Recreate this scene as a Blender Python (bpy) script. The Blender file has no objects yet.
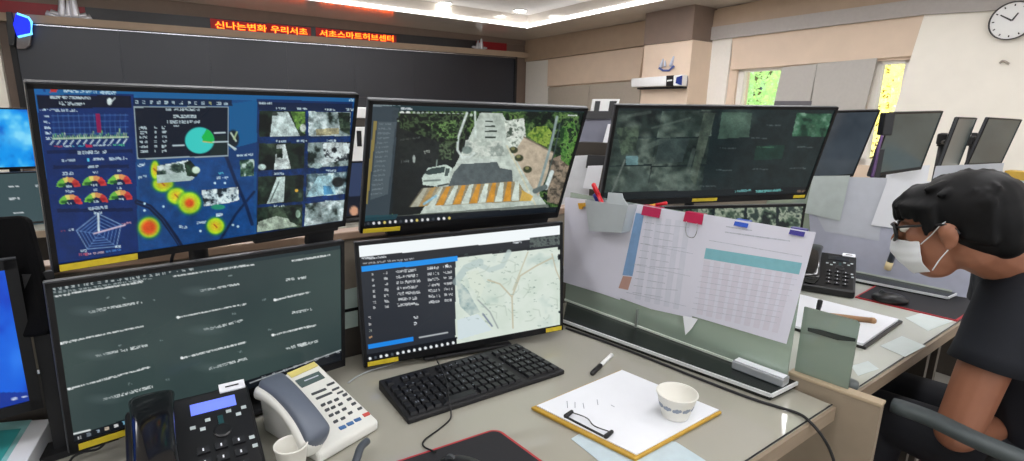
import bpy, bmesh, math, random
import numpy as np
from mathutils import Vector, Matrix
random.seed(7); RNG = np.random.default_rng(11)
SC = bpy.context.scene; COL = SC.collection
V = lambda *a: np.array(a, float)
# ---------------------------------------------------------------- camera
F = 530.0; CAM = V(0, 0, 1.36)
_d = V(450-512, 2600-230.5, F); _d /= np.linalg.norm(_d)
_Z = -_d; _Y = V(0, 0, 1); _Y = _Y-_Y@_Z*_Z; _Y /= np.linalg.norm(_Y); _X = np.cross(_Y, _Z)
R = np.array([_X, _Y, _Z])
def proj(P):
    c = (np.asarray(P)-CAM) @ R
    return 512+F*c[..., 0]/c[..., 2], 230.5+F*c[..., 1]/c[..., 2]
def ray(u, v): return R @ V((u-512)/F, (v-230.5)/F, 1.0)
def dep(u, v, d): return CAM+ray(u, v)*d
def onz(u, v, z):
    r = ray(u, v); return CAM+r*((z-CAM[2])/r[2])
def onpl(u, v, P, N):
    r = ray(u, v); return CAM+r*(((P-CAM)@N)/(r@N))
cam = bpy.data.cameras.new('camera'); co = bpy.data.objects.new('camera', cam); COL.objects.link(co)
cam.sensor_width = 36; cam.lens = F/1024*36; cam.clip_start = .02
rx, uy, bz = R @ V(1, 0, 0), R @ V(0, -1, 0), R @ V(0, 0, -1)
co.matrix_world = Matrix([[rx[0], uy[0], bz[0], CAM[0]], [rx[1], uy[1], bz[1], CAM[1]], [rx[2], uy[2], bz[2], CAM[2]], [0, 0, 0, 1]])
SC.camera = co
SC.view_settings.view_transform = 'Standard'; SC.view_settings.look = 'None'
SC.view_settings.gamma = 1; SC.view_settings.exposure = 0; SC.view_settings.use_curve_mapping = False
SC.cycles.use_denoising = True; SC.cycles.max_bounces = 8; SC.cycles.transparent_max_bounces = 16
# ---------------------------------------------------------------- materials
def lin(c):
    c = np.asarray(c, float)/255.0
    return np.where(c <= .04045, c/12.92, ((c+.055)/1.055)**2.4)
MATS = {}
def mat(name, rgb, rough=.5, metal=0, vary=.06, scale=30, spec=.5, coat=0, bump=0, emit=0, alpha=1, trans=0):
    if name in MATS: return MATS[name]
    m = bpy.data.materials.new(name); m.use_nodes = True; nt = m.node_tree; b = nt.nodes['Principled BSDF']
    l = lin(rgb); tc = nt.nodes.new('ShaderNodeTexCoord')
    nz = nt.nodes.new('ShaderNodeTexNoise'); nz.inputs['Scale'].default_value = scale; nz.inputs['Detail'].default_value = 4
    nt.links.new(tc.outputs['Object'], nz.inputs['Vector'])
    rp = nt.nodes.new('ShaderNodeValToRGB')
    rp.color_ramp.elements[0].position = .3; rp.color_ramp.elements[1].position = .7
    rp.color_ramp.elements[0].color = (*np.clip(l*(1-vary), 0, 1), 1); rp.color_ramp.elements[1].color = (*np.clip(l*(1+vary), 0, 1), 1)
    nt.links.new(nz.outputs['Fac'], rp.inputs['Fac']); nt.links.new(rp.outputs['Color'], b.inputs['Base Color'])
    b.inputs['Roughness'].default_value = rough; b.inputs['Metallic'].default_value = metal
    b.inputs['Specular IOR Level'].default_value = spec; b.inputs['Coat Weight'].default_value = coat
    b.inputs['Coat Roughness'].default_value = .05; b.inputs['Alpha'].default_value = alpha; b.inputs['Transmission Weight'].default_value = trans
    if emit:
        nt.links.new(rp.outputs['Color'], b.inputs['Emission Color']); b.inputs['Emission Strength'].default_value = emit
    if bump:
        bp = nt.nodes.new('ShaderNodeBump'); bp.inputs['Strength'].default_value = bump; bp.inputs['Distance'].default_value = .002
        nt.links.new(nz.outputs['Fac'], bp.inputs['Height']); nt.links.new(bp.outputs['Normal'], b.inputs['Normal'])
    MATS[name] = m; return m
def wood(name, c1, c2, rough=.45, scale=(3, 3, 40)):
    if name in MATS: return MATS[name]
    m = mat(name, c1, rough); nt = m.node_tree
    nz = [n for n in nt.nodes if n.type == 'TEX_NOISE'][0]; rp = [n for n in nt.nodes if n.type == 'VALTORGB'][0]
    mp = nt.nodes.new('ShaderNodeMapping'); mp.inputs['Scale'].default_value = scale
    tc = [n for n in nt.nodes if n.type == 'TEX_COORD'][0]
    nt.links.new(tc.outputs['Object'], mp.inputs['Vector']); nt.links.new(mp.outputs['Vector'], nz.inputs['Vector'])
    nz.inputs['Scale'].default_value = 1.5
    rp.color_ramp.elements[0].color = (*lin(c1), 1); rp.color_ramp.elements[1].color = (*lin(c2), 1); return m
def thin_glass(name, rgb, diffuse=.2, gloss=.08, drgb=None):
    # thin pane: clear light passes straight through, a little haze and a mirror-like sheen
    if name in MATS: return MATS[name]
    m = bpy.data.materials.new(name); m.use_nodes = True; nt = m.node_tree; nt.nodes.clear()
    o = nt.nodes.new('ShaderNodeOutputMaterial'); t = nt.nodes.new('ShaderNodeBsdfTransparent'); g = nt.nodes.new('ShaderNodeBsdfGlossy')
    d = nt.nodes.new('ShaderNodeBsdfPrincipled'); d.inputs['Roughness'].default_value = .3
    t.inputs['Color'].default_value = (*lin(rgb), 1); g.inputs['Roughness'].default_value = .03
    d.inputs['Base Color'].default_value = (*lin(drgb or rgb), 1)
    a = nt.nodes.new('ShaderNodeMixShader'); a.inputs['Fac'].default_value = diffuse
    b = nt.nodes.new('ShaderNodeMixShader'); lw = nt.nodes.new('ShaderNodeLayerWeight'); lw.inputs['Blend'].default_value = .25
    ml = nt.nodes.new('ShaderNodeMath'); ml.operation = 'MULTIPLY_ADD'; ml.inputs[1].default_value = .5; ml.inputs[2].default_value = gloss*.5
    nt.links.new(t.outputs[0], a.inputs[1]); nt.links.new(d.outputs[0], a.inputs[2])
    nt.links.new(lw.outputs['Facing'], ml.inputs[0]); nt.links.new(ml.outputs[0], b.inputs['Fac'])
    nt.links.new(a.outputs[0], b.inputs[1]); nt.links.new(g.outputs[0], b.inputs[2]); nt.links.new(b.outputs[0], o.inputs['Surface'])
    MATS[name] = m; return m
def glow(name, rgb, strength):
    return mat(name, rgb, .5, vary=.01, emit=strength)
def screen_mat():
    if 'lit_screen' in MATS: return MATS['lit_screen']
    m = bpy.data.materials.new('lit_screen'); m.use_nodes = True; nt = m.node_tree; b = nt.nodes['Principled BSDF']
    at = nt.nodes.new('ShaderNodeAttribute'); at.attribute_name = 'picture'
    nt.links.new(at.outputs['Color'], b.inputs['Emission Color']); b.inputs['Emission Strength'].default_value = 1.0
    b.inputs['Base Color'].default_value = (.006, .007, .008, 1); b.inputs['Roughness'].default_value = .22; b.inputs['Specular IOR Level'].default_value = .25
    MATS['lit_screen'] = m; return m
# ---------------------------------------------------------------- mesh builder
class MB:
    def __init__(s): s.v = []; s.f = []; s.mi = []
    def add(s, vs, fs, mi=0):
        k = len(s.v); s.v += [V(*p) for p in vs]; s.f += [tuple(i+k for i in f) for f in fs]; s.mi += [mi]*len(fs); return s
    def box(s, c, size, M=None, mi=0):
        h = V(*size)/2; M = np.eye(3) if M is None else M
        vs = [V(*c)+M @ (h*V(x, y, z)) for x in (-1, 1) for y in (-1, 1) for z in (-1, 1)]
        return s.add(vs, [(0, 1, 3, 2), (4, 6, 7, 5), (0, 4, 5, 1), (2, 3, 7, 6), (0, 2, 6, 4), (1, 5, 7, 3)], mi)
    def prism(s, poly, vec, mi=0):
        n = len(poly); a = [V(*p) for p in poly]; b = [p+V(*vec) for p in a]
        return s.add(a+b, [tuple(range(n))[::-1], tuple(range(n, 2*n))]+[(i, (i+1) % n, n+(i+1) % n, n+i) for i in range(n)], mi)
    def tube(s, pts, r, n=8, mi=0):
        pts = [V(*p) for p in pts]; rs = r if hasattr(r, '__len__') else [r]*len(pts); vs = []; up = V(.31, .17, .93)
        for i, p in enumerate(pts):
            t = pts[min(i+1, len(pts)-1)]-pts[max(i-1, 0)]; t /= np.linalg.norm(t)+1e-12
            x = np.cross(t, up); x /= np.linalg.norm(x)+1e-12; y = np.cross(t, x)
            vs += [p+rs[i]*(math.cos(q)*x+math.sin(q)*y) for q in np.arange(n)*2*math.pi/n]
        m = len(pts)
        fs = [(i*n+j, i*n+(j+1) % n, (i+1)*n+(j+1) % n, (i+1)*n+j) for i in range(m-1) for j in range(n)]
        return s.add(vs, fs+[tuple(range(n))[::-1], tuple(range((m-1)*n, m*n))], mi)
    def lathe(s, prof, c, M=None, n=24, mi=0, close=True):
        M = np.eye(3) if M is None else M; vs = []
        for r, z in prof:
            vs += [V(*c)+M @ V(r*math.cos(q), r*math.sin(q), z) for q in np.arange(n)*2*math.pi/n]
        m = len(prof)
        fs = [(i*n+j, i*n+(j+1) % n, (i+1)*n+(j+1) % n, (i+1)*n+j) for i in range(m-1) for j in range(n)]
        if close: fs += [tuple(range(n))[::-1], tuple(range((m-1)*n, m*n))]
        return s.add(vs, fs, mi)
    def ball(s, c, rad, M=None, n=16, mi=0):
        rad = V(*rad) if hasattr(rad, '__len__') else V(rad, rad, rad); M = np.eye(3) if M is None else M
        vs = [V(*c)+M @ (rad*V(0, 0, -1))]
        for i in range(1, n):
            t = -math.pi/2+math.pi*i/n
            vs += [V(*c)+M @ (rad*V(math.cos(t)*math.cos(q), math.cos(t)*math.sin(q), math.sin(t))) for q in np.arange(n)*2*math.pi/n]
        vs.append(V(*c)+M @ (rad*V(0, 0, 1)))
        fs = [(0, 1+(j+1) % n, 1+j) for j in range(n)]
        fs += [(1+i*n+j, 1+i*n+(j+1) % n, 1+(i+1)*n+(j+1) % n, 1+(i+1)*n+j) for i in range(n-2) for j in range(n)]
        k = 1+(n-2)*n; fs += [(k+j, k+(j+1) % n, len(vs)-1) for j in range(n)]
        return s.add(vs, fs, mi)
    def cap(s, p0, r0, p1, r1, n=14, mi=0):                     # tapered capsule
        p0, p1 = V(*p0), V(*p1); t = p1-p0; L = np.linalg.norm(t); t = t/(L+1e-12)
        x = np.cross(t, V(.3, .2, .9)); x /= np.linalg.norm(x); y = np.cross(t, x); M = np.array([x, y, t]).T
        prof = [(max(r0*math.cos(a), 1e-4), r0*math.sin(a)) for a in np.linspace(-math.pi/2, 0, 6)]
        prof += [(max(r1*math.cos(a), 1e-4), L+r1*math.sin(a)) for a in np.linspace(0, math.pi/2, 6)]
        return s.lathe(prof, p0, M, n, mi)
    def build(s, name, mats, parent=None, origin=None, bevel=0, smooth=False, seg=2, remesh=0, sm_it=0, subsurf=0, solid=0):
        if origin is None:
            origin = V(*parent['_o']) if parent is not None else np.mean(s.v, 0)
        me = bpy.data.meshes.new(name); me.from_pydata([tuple(p-origin) for p in s.v], [], s.f)
        for m in (mats if isinstance(mats, (list, tuple)) else [mats]): me.materials.append(m)
        for p, i in zip(me.polygons, s.mi): p.material_index = i
        bm = bmesh.new(); bm.from_mesh(me); bmesh.ops.recalc_face_normals(bm, faces=bm.faces); bm.to_mesh(me); bm.free()
        if smooth:
            for p in me.polygons: p.use_smooth = True
        o = bpy.data.objects.new(name, me); COL.objects.link(o); o['_o'] = [float(q) for q in origin]
        if parent is not None:
            o.parent = parent; o.location = Vector(origin-V(*parent['_o']))
        else: o.location = Vector(origin)
        if solid:
            k = o.modifiers.new('thick', 'SOLIDIFY'); k.thickness = solid; k.offset = 0
        if remesh:
            k = o.modifiers.new('one_skin', 'REMESH'); k.mode = 'VOXEL'; k.voxel_size = remesh; k.use_smooth_shade = True
        if sm_it:
            k = o.modifiers.new('soft', 'SMOOTH'); k.iterations = sm_it; k.factor = .5
        if subsurf:
            k = o.modifiers.new('sub', 'SUBSURF'); k.levels = k.render_levels = subsurf
        if bevel:
            k = o.modifiers.new('edge', 'BEVEL'); k.width = bevel; k.segments = seg; k.limit_method = 'ANGLE'
        return o
def tag(o, label=None, cat=None, group=None, kind=None):
    if label: o['label'] = label
    if cat: o['category'] = cat
    if group: o['group'] = group
    if kind: o['kind'] = kind
    return o
def thing(name, label, cat, loc, group=None):
    o = bpy.data.objects.new(name, None); COL.objects.link(o); o.location = Vector(V(*loc)); o['_o'] = [float(q) for q in loc]
    o.empty_display_size = .05
    return tag(o, label, cat, group)
def struct(o): o['kind'] = 'structure'; return o
def copy_tree(o, parent=None):
    c = o.copy(); COL.objects.link(c)
    if parent is not None: c.parent = parent; c.matrix_parent_inverse = Matrix.Identity(4)
    for ch in list(o.children): copy_tree(ch, c)
    return c
def frame(a, b): a = V(*a); a = a/np.linalg.norm(a); b = V(*b); b = b-b@a*a; b /= np.linalg.norm(b); return np.array([a, np.cross(a, b), -b]).T   # columns: right, back, up
def yawM(deg):
    c, s = math.cos(math.radians(deg)), math.sin(math.radians(deg)); return np.array([[c, -s, 0], [s, c, 0], [0, 0, 1.]])
def spline(pts, n=8):
    P = [V(*p) for p in pts]; P = [2*P[0]-P[1]]+P+[2*P[-1]-P[-2]]; out = []
    for i in range(1, len(P)-2):
        for t in np.arange(n)/n:
            a, b, c, d = P[i-1:i+3]
            out.append(.5*((2*b)+(c-a)*t+(2*a-5*b+4*c-d)*t*t+(3*b-a-3*c+d)*t**3))
    return out+[P[-2]]
# ---------------------------------------------------------------- shared frames
E1 = V(math.cos(math.radians(36.5)), math.sin(math.radians(36.5)), 0)      # along the desk row
E2 = V(-E1[1], E1[0], 0)                                                  # from the desk front to its back
DESK = .74
FC = V(.731, 1.074, 0)                                                    # front corner between the first two desks
RU = V(math.cos(math.radians(33)), math.sin(math.radians(33)), 0); RV = V(-RU[1], RU[0], 0)   # room axes
CORN = V(.179, 9.953, 0)                                                  # corner of front and right wall
def row(t, w, z=0): return FC+E1*t+E2*w+V(0, 0, z)
# ================================================================ THE ROOM
m_beige = mat('beige_wall_panel', (228, 206, 184), .6, vary=.03, scale=6)
m_cream = mat('cream_wall', (250, 245, 234), .6, vary=.02, scale=6)
m_brown = mat('brown_wall_band', (178, 156, 134), .55, vary=.04, scale=8)
m_dkbrown = mat('dark_brown_band', (128, 110, 98), .5, vary=.05, scale=8)
m_white = mat('white_panel', (240, 236, 228), .5, vary=.02)
m_greyb = mat('grey_blind_cloth', (190, 186, 180), .7, vary=.03)
m_ceil = mat('ceiling_paint', (226, 222, 216), .5, vary=.02, scale=4)
m_soffit = mat('satin_soffit', (216, 208, 198), .2, vary=.03, scale=4, spec=.8, coat=.5)
m_floor = mat('grey_floor_tiles', (172, 168, 160), .35, vary=.08, scale=3)
m_black = mat('black_plastic', (20, 20, 23), .35, vary=.1)
m_blackm = mat('matte_black', (22, 22, 25), .6, vary=.1)
m_steel = mat('brushed_steel', (190, 192, 195), .25, 1, vary=.05)
m_paper = mat('white_paper', (236, 238, 244), .7, vary=.01)
m_whitepl = mat('white_plastic', (242, 243, 242), .3, vary=.01)
m_vwall = mat('video_wall_glass', (38, 42, 52), .34, vary=.05, scale=1.2, spec=.6)
NF, NR = -RV, -RU                                              # wall normals into the room
def fw(u, v, off=0): return onpl(u, v, CORN+NF*off, NF)        # a point on the front wall
def rw(u, v, off=0): return onpl(u, v, CORN+NR*off, NR)        # a point on the right wall
CEIL, RAISE = 2.6, 2.78
fl = MB(); fl.prism([CORN-RU*9+RV*.3, CORN+RU*.3+RV*.3, CORN+RU*.3-RV*14, CORN-RU*9-RV*14], (0, 0, -.1)); struct(fl.build('floor', m_floor))
ZT = 3.0
# front wall with its beams, from the soffit down
w = MB(); w.prism([CORN-RU*9, CORN, CORN+RV*.25, CORN-RU*9+RV*.25], (0, 0, ZT)); struct(w.build('wall_front', m_dkbrown))
# right wall: pieces around the two windows
def rwt(u):                                                     # wall distance from the corner for a column of the photo near the window heads
    return (rw(u, 90)-CORN)@(-RV)
t1a, t1b = rwt(735), rwt(783); t2a, t2b = rwt(868), rwt(905)
zh = rw(760, 68)[2]; zs = .95
w = MB()
def rbox(t0, t1, z0, z1, d=.25, off=0):
    a = CORN-RV*t0+NR*off; b = CORN-RV*t1+NR*off
    return [a+V(0, 0, z0), b+V(0, 0, z0), b+V(0, 0, z1), a+V(0, 0, z1)], RU*d
for a in ((0, t1a, 0, ZT), (t1b, t2a, 0, ZT), (t2b, 14, 0, ZT), (t1a, t1b, zh, ZT), (t1a, t1b, 0, zs), (t2a, t2b, zh, ZT), (t2a, t2b, 0, zs)):
    p, d = rbox(*a); w.prism(p, d)
struct(w.build('wall_right', m_beige))
w = MB(); w.prism([CORN-RU*9, CORN-RU*9-RV*14, CORN-RU*9.25-RV*14, CORN-RU*9.25], (0, 0, ZT)); struct(w.build('wall_left', m_cream))
for i, (a, b) in enumerate(((t1a, t1b), (t2a, t2b))):
    f = MB()
    for t0, t1, z0, z1 in ((a, a+.07, zs, zh), (b-.05, b, zs, zh), (a, b, zs, zs+.06), (a, b, zh-.03, zh)):
        p, d = rbox(t0, t1, z0, z1, .07, -.03); f.prism(p, d)
    g = MB(); p, d = rbox(a+.05, b-.04, zs+.05, zh-.02, .006, -.07); g.prism(p, d)
    fo = struct(f.build('window_%d' % (i+1), m_white)); g.build('pane', thin_glass('window_glass', (250, 252, 248), .02, .05), fo)
# ceiling: satin border, raised middle, glowing strip on the inner edge
IC = onz(527, 28.3, CEIL); IC[2] = 0
c = MB()
lf = (IC-CORN)@NF; lr = (IC-CORN)@NR
c.prism([CORN-RU*9, CORN, CORN-RV*lf-RU*0, CORN-RU*9+NF*lf], (0, 0, RAISE+.1-CEIL))
c2 = MB(); a = CORN+NF*lf; c2.prism([a, a+NF*12, a+NF*12+NR*lr, a+NR*lr], (0, 0, RAISE+.1-CEIL))
for mb_, nm in ((c, 'ceiling_border_front'), (c2, 'ceiling_border_right')):
    mb_.v = [p+V(0, 0, CEIL) for p in mb_.v]; struct(mb_.build(nm, m_soffit))
c = MB(); q = IC-RU*9; c.prism([IC, IC+NF*12, q+NF*12, q], (0, 0, .1)); c.v = [p+V(0, 0, RAISE) for p in c.v]; struct(c.build('ceiling', m_ceil))
m_cove = glow('cove_strip_glow', (250, 250, 255), 4.5)
s = MB(); a = IC+V(0, 0, CEIL+.008); s.prism([a, a-RU*8.6, a-RU*8.6+V(0, 0, .04), a+V(0, 0, .04)], NF*.02)
tag(s.build('cove_light', m_cove), 'white glowing light strip on the ceiling step above the red text sign', 'ceiling light', 'cove light strips')
s = MB(); s.prism([a, a+NF*11, a+NF*11+V(0, 0, .04), a+V(0, 0, .04)], NR*.02)
tag(s.build('cove_light', m_cove), 'white glowing light strip on the ceiling step along the window wall', 'ceiling light', 'cove light strips')
m_down = glow('downlight_glow', (255, 252, 245), 20)
for u, v, lb in ((378, -4, 'round ceiling downlight nearest the red text sign'), (445, 3, 'round ceiling downlight in the middle of the visible three'), (520, 10.5, 'round ceiling downlight nearest the room corner')):
    p = onz(u, v, RAISE)
    t = thing('ceiling_downlight', lb, 'ceiling light', p, 'ceiling downlights')
    MB().lathe([(.105, -.012), (.105, 0), (.085, 0), (.085, -.012)], p, n=24, close=False).build('rim', m_whitepl, t)
    MB().lathe([(.001, -.014), (.085, -.014), (.085, -.008), (.001, -.008)], p, n=24).build('lamp', m_down, t)
# glowing panels added above the view to light the room
m_panel = glow('added_panel_glow', (252, 252, 255), 11)
GRID = [(a, b) for a in (1.2, 3.0, 4.8, 6.6, 8.4, 10.2) for b in (.8, 2.5, 4.2, 5.9)]
GRID.append((IC-V(.64, 5.48, 0))@RV and ((IC-V(.64, 5.48, 0))@RV, (IC-V(.64, 5.48, 0))@RU))  # one more panel added for its mirrored highlight on the nearest desk
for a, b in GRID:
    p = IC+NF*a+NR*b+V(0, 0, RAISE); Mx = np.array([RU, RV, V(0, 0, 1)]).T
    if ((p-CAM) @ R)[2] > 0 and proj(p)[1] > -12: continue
    t = thing('added_panel_light', 'added white ceiling panel light over the desk rows, out of view', 'ceiling light', p, 'added ceiling panel lights')
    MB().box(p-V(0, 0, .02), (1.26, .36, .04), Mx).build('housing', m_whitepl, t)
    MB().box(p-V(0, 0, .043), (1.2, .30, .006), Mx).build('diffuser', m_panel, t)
# ---- front wall: beams, video wall, led sign
def fq(pts, th, off=0):                                         # slab on the front wall from photo corners
    m = MB(); m.prism([fw(u, v, off) for u, v in pts], NF*th); return m
def fline(z, t0, t1): return CORN-RU*t0+V(0, 0, z), CORN-RU*t1+V(0, 0, z)
def fbox(t0, t1, z0, z1, th, off=0, m=None):
    m = m or MB(); a = CORN-RU*t0+NF*off; b = CORN-RU*t1+NF*off
    z_ = lambda z, t: V(0, 0, z-.017*t if 2 < z < CEIL else z)
    m.prism([a+z_(z0, t0), b+z_(z0, t1), b+z_(z1, t1), a+z_(z1, t0)], NF*th); return m
def ft(u, v): p = fw(u, v); return (CORN-p)@RU, p[2]
tv0, zv = ft(512, 58)[0], 2.288; tvL = ft(14, 25)[0]
tr0, zr0 = ft(505, 53); tr1, zr1 = ft(482, 42)
struct(fbox(0, tvL+.12, zv+.015, zv+.10, .13).build('trim_1', m_brown))
struct(fbox(0, tvL+.2, CEIL-.075, CEIL, .03).build('trim_2', m_dkbrown))
struct(fbox(tvL+.14, 9, 0, CEIL, .10).build('trim_3', m_cream))
vw = thing('video_wall', 'huge dark video wall with faint panel seams across the front of the room', 'video wall', CORN-RU*(tv0+tvL)/2+NF*.1+V(0, 0, .75))
nc = 7; wd = (tvL-tv0)/nc
for r_ in range(2):
    for k in range(nc):
        hh = (zv-.75)/2
        fbox(tv0+k*wd+.0006, tv0+(k+1)*wd-.0006, .75+r_*hh+.0006, .75+(r_+1)*hh-.0006, .06, .02).build('display_panel', m_vwall, vw)
fr = fbox(tv0-.05, tvL+.02, zv, zv+.02, .1); fbox(tv0-.05, tv0, .7, zv, .1, 0, fr); fbox(tvL, tvL+.05, .7, zv, .1, 0, fr)
fr.build('bezel_frame', m_blackm, vw); 
fbox(tv0-.05, tvL+.05, .1, .74, .12).build('plinth', m_dkbrown, vw)
hl = fbox(tv0, tvL, zv-.008, zv+.004, .012, .1); hl.build('metal_edge', m_steel, vw)
# led sign: dark band, red ends, emblems and running text
zb0, zb1 = zv+.10, CEIL-.078
tS0, _ = ft(474, 45); tS1, _ = ft(86, 10)
sg = thing('led_text_sign', 'black led sign with glowing orange Korean text above the video wall', 'sign', CORN-RU*((tS0+tS1)/2)+NF*.06+V(0, 0, zb0))
fbox(tS0, tS1, zb0, zb1, .07).build('dark_panel', mat('led_panel_face', (30, 27, 30), .35, vary=.1), sg)
m_led = glow('led_orange_glow', (255, 92, 20), 6.5)
m_ledd = glow('painted_led_haze', (120, 12, 8), .7)  # glow haze around the letters, put in as dim red slabs
def ktext(body, p, M, height, width, mat_, parent, name, depth=.006):
    cu = bpy.data.curves.new(name, 'FONT'); cu.body = body; cu.size = 1; cu.extrude = .0; cu.align_x = 'LEFT'; cu.offset = .012
    to = bpy.data.objects.new(name, cu); COL.objects.link(to); bpy.context.view_layer.update()
    ev = to.evaluated_get(bpy.context.evaluated_depsgraph_get()); me0 = ev.to_mesh()
    vs = np.array([v_.co[:] for v_ in me0.vertices]); fs = [tuple(p_.vertices) for p_ in me0.polygons]; ev.to_mesh_clear(); bpy.data.objects.remove(to)
    m = MB()
    if len(vs) == 0: return None
    lo, hi = vs.min(0), vs.max(0); q = (vs-lo)/np.maximum(hi-lo, 1e-6)
    m.add([V(*p)+M @ V(a*width, -depth, b*height) for a, b, _ in q], fs)
    return m.build(name, mat_, parent)
MF = np.array([RU, RV, V(0, 0, 1)]).T                           # right, into the wall, up
for body, u0, u1, v0, v1 in (('신나는변화', 214.5, 265.5, 19.5, 31.5), ('우리서초', 270, 306, 25, 35.5), ('서초스마트허브센터', 318.5, 391.5, 31, 43)):
    ta, za = ft(u0, (v0+v1)/2); tb, zb_ = ft(u1, (v0+v1)/2)
    p = CORN-RU*ta+NF*.071; p[2] = zb0+.012-.017*ta
    MB().prism([p+V(0, 0, -.015)-RU*.05, p+RU*(ta-tb+.05)+V(0, 0, -.015), p+RU*(ta-tb+.05)+V(0, 0, zb1-zb0-.02), p-RU*.05+V(0, 0, zb1-zb0-.02)], NF*.002).build('painted_red_haze', m_ledd, sg)
    ktext(body, p+NF*.0022, MF@np.array([[1, 0, 0], [0, 1, 0], [.017, 0, 1]]), zb1-zb0-.045, ta-tb, m_led, sg, 'glowing_text')
m_red = mat('dark_red_panel', (150, 16, 30), .4, vary=.05)
def emblem(parent, t_, z_, w_, h_):
    # a standing figure pair over a curved boat-like foot
    e = MB(); c_ = CORN-RU*t_+NF*.085+V(0, 0, z_)
    pts = [c_+RU*(w_*(k/8-.5))+V(0, 0, h_*(.16*(2*abs(k/8-.5))**2)) for k in range(9)]
    e.tube(pts, h_*.1, 8)
    pts = [c_+RU*(w_*(k/8-.5)*.8)+V(0, 0, h_*(.12+.10*(2*abs(k/8-.5))**2)) for k in range(9)]
    e.tube(pts, h_*.07, 8)
    for s_, hh, r_ in ((-.16, .8, .10), (.14, 1.0, .12), (-.01, .6, .07)):
        e.cap(c_+RU*w_*s_+V(0, 0, h_*.15), w_*r_, c_+RU*w_*(s_*.75+.02)+V(0, 0, h_*hh), w_*r_*.55, 10)
    return e.build('emblem', mat('chrome_white', (225, 225, 232), .25, .4, vary=.02), parent, smooth=True)
rp_ = fbox(tr0, tS0-.005, zb0, zb1, .05); rpo = rp_.build('red_sign_panel', m_red); tag(rpo, 'dark red panel with silver emblem at the corner end of the text sign', 'sign', 'red sign panels')
emblem(rpo, ft(477, 46)[0], zb0-.01, .28, .15)
rp_ = fbox(tS1+.005, tvL+.1, zb0, zb1, .05); rpo = rp_.build('red_sign_panel', m_red); tag(rpo, 'long dark red panel with large silver emblem left of the text sign', 'sign', 'red sign panels')
emblem(rpo, ft(69, 8)[0], zb0-.13, .40, .34)
# blue glowing hexagon lamp at the video wall's top corner
hx = thing('blue_corner_lamp', 'blue glowing hexagonal lamp on the upper corner of the video wall', 'lamp', fw(22, 30, .2))
hp = [(17, 13.5), (28.5, 17.5), (31.5, 22), (31.5, 34), (18, 37), (14, 25)]
m_b = MB(); m_b.prism([fw(u, v, .16) for u, v in hp], NF*.05); m_b.build('lamp_face', glow('blue_lamp_glow', (16, 40, 235), 1.0), hx)
e = MB(); e.tube([fw(u, v, .22) for u, v in hp[:5]], .012, 8); e.build('light_tube', glow('cyan_tube_glow', (120, 215, 255), 1.3), hx)
m_b = MB(); m_b.prism([fw(u, v, .11) for u, v in ((8, 13), (13, 13), (17, 34), (16, 46), (11, 46))], NF*.10); m_b.build('bracket', m_black, hx)
m_b = MB(); m_b.prism([fw(u, v, .14) for u, v in ((18, 38), (32, 35), (31, 45), (26, 49), (18, 49))], NF*.06); m_b.build('lower_cover', mat('grey_cover', (120, 112, 112), .5), hx)
# ---- right wall facing panels
def rq(name, pts, th, mt, off=0):
    m = MB(); m.prism([rw(u, v, off) for u, v in pts], NR*th); return struct(m.build(name, mt))
rq('trim_4', [(527, 41), (648, 21), (648, 45.5), (527, 62)], .05, m_brown)
rq('trim_5', [(527.5, 62), (550, 60), (549, 150), (525, 150)], .03, m_white)
rq('trim_6', [(550, 60), (646, 47), (641, 79.5), (549, 86.5)], .04, m_beige)
for a, b, lb, zt in ((549, 590, 'grey roller blind beside the white wall panel near the corner', 88), (590.5, 641, 'grey roller blind right beside the beige pillar', 83)):
    m = MB(); m.prism([rw(a, 86.5-(a-549)*.076+1.2, .01), rw(b, 86.5-(b-549)*.076+1.2, .01), rw(b-2, 150, .01), rw(a-2, 150, .01)], NR*.02)
    tag(m.build('roller_blind', mat('warm_grey_blind', (188, 178, 164), .7, vary=.03)), lb, 'blind', 'grey blinds on the window wall')
rq('trim_7', [(718, 11), (768, 0), (1040, -50), (1040, 4), (930, 12), (714, 39)], .06, m_brown)
rq('trim_8', [(714, 28), (1040, -16), (1040, 9), (926, 15.5), (711, 41)], .07, mat('grey_wall_band', (176, 170, 166), .5, vary=.03))
rq('trim_9', [(712, 41), (734, 38), (724, 115), (703, 115)], .03, m_white)
rq('trim_10', [(734, 38.5), (926, 15), (913, 56), (733, 70)], .03, m_beige)
rq('trim_11', [(926, 15.5), (1060, 0), (1050, 190), (880, 190), (896, 110)], .035, m_cream)
for pts, lb in (([(783, 67.5), (818, 64), (808, 118), (772, 118)], 'grey roller blind between the green window and its twin blind'), ([(818.5, 63.6), (878, 58.2), (862, 125), (808.5, 125)], 'grey roller blind beside the bright yellow window')):
    m = MB(); m.prism([rw(u, v, .012) for u, v in pts], NR*.02); o = m.build('roller_blind', m_greyb); tag(o, lb, 'blind', 'grey blinds on the window wall')
    if pts[0][0] == 783:
        b_ = MB(); b_.prism([rw(u, v, .034) for u, v in ((775, 101), (812, 101), (809, 118), (772, 118))], NR*.004); b_.build('hem_band', mat('dark_grey_hem', (104, 102, 108), .6), o)
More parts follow.
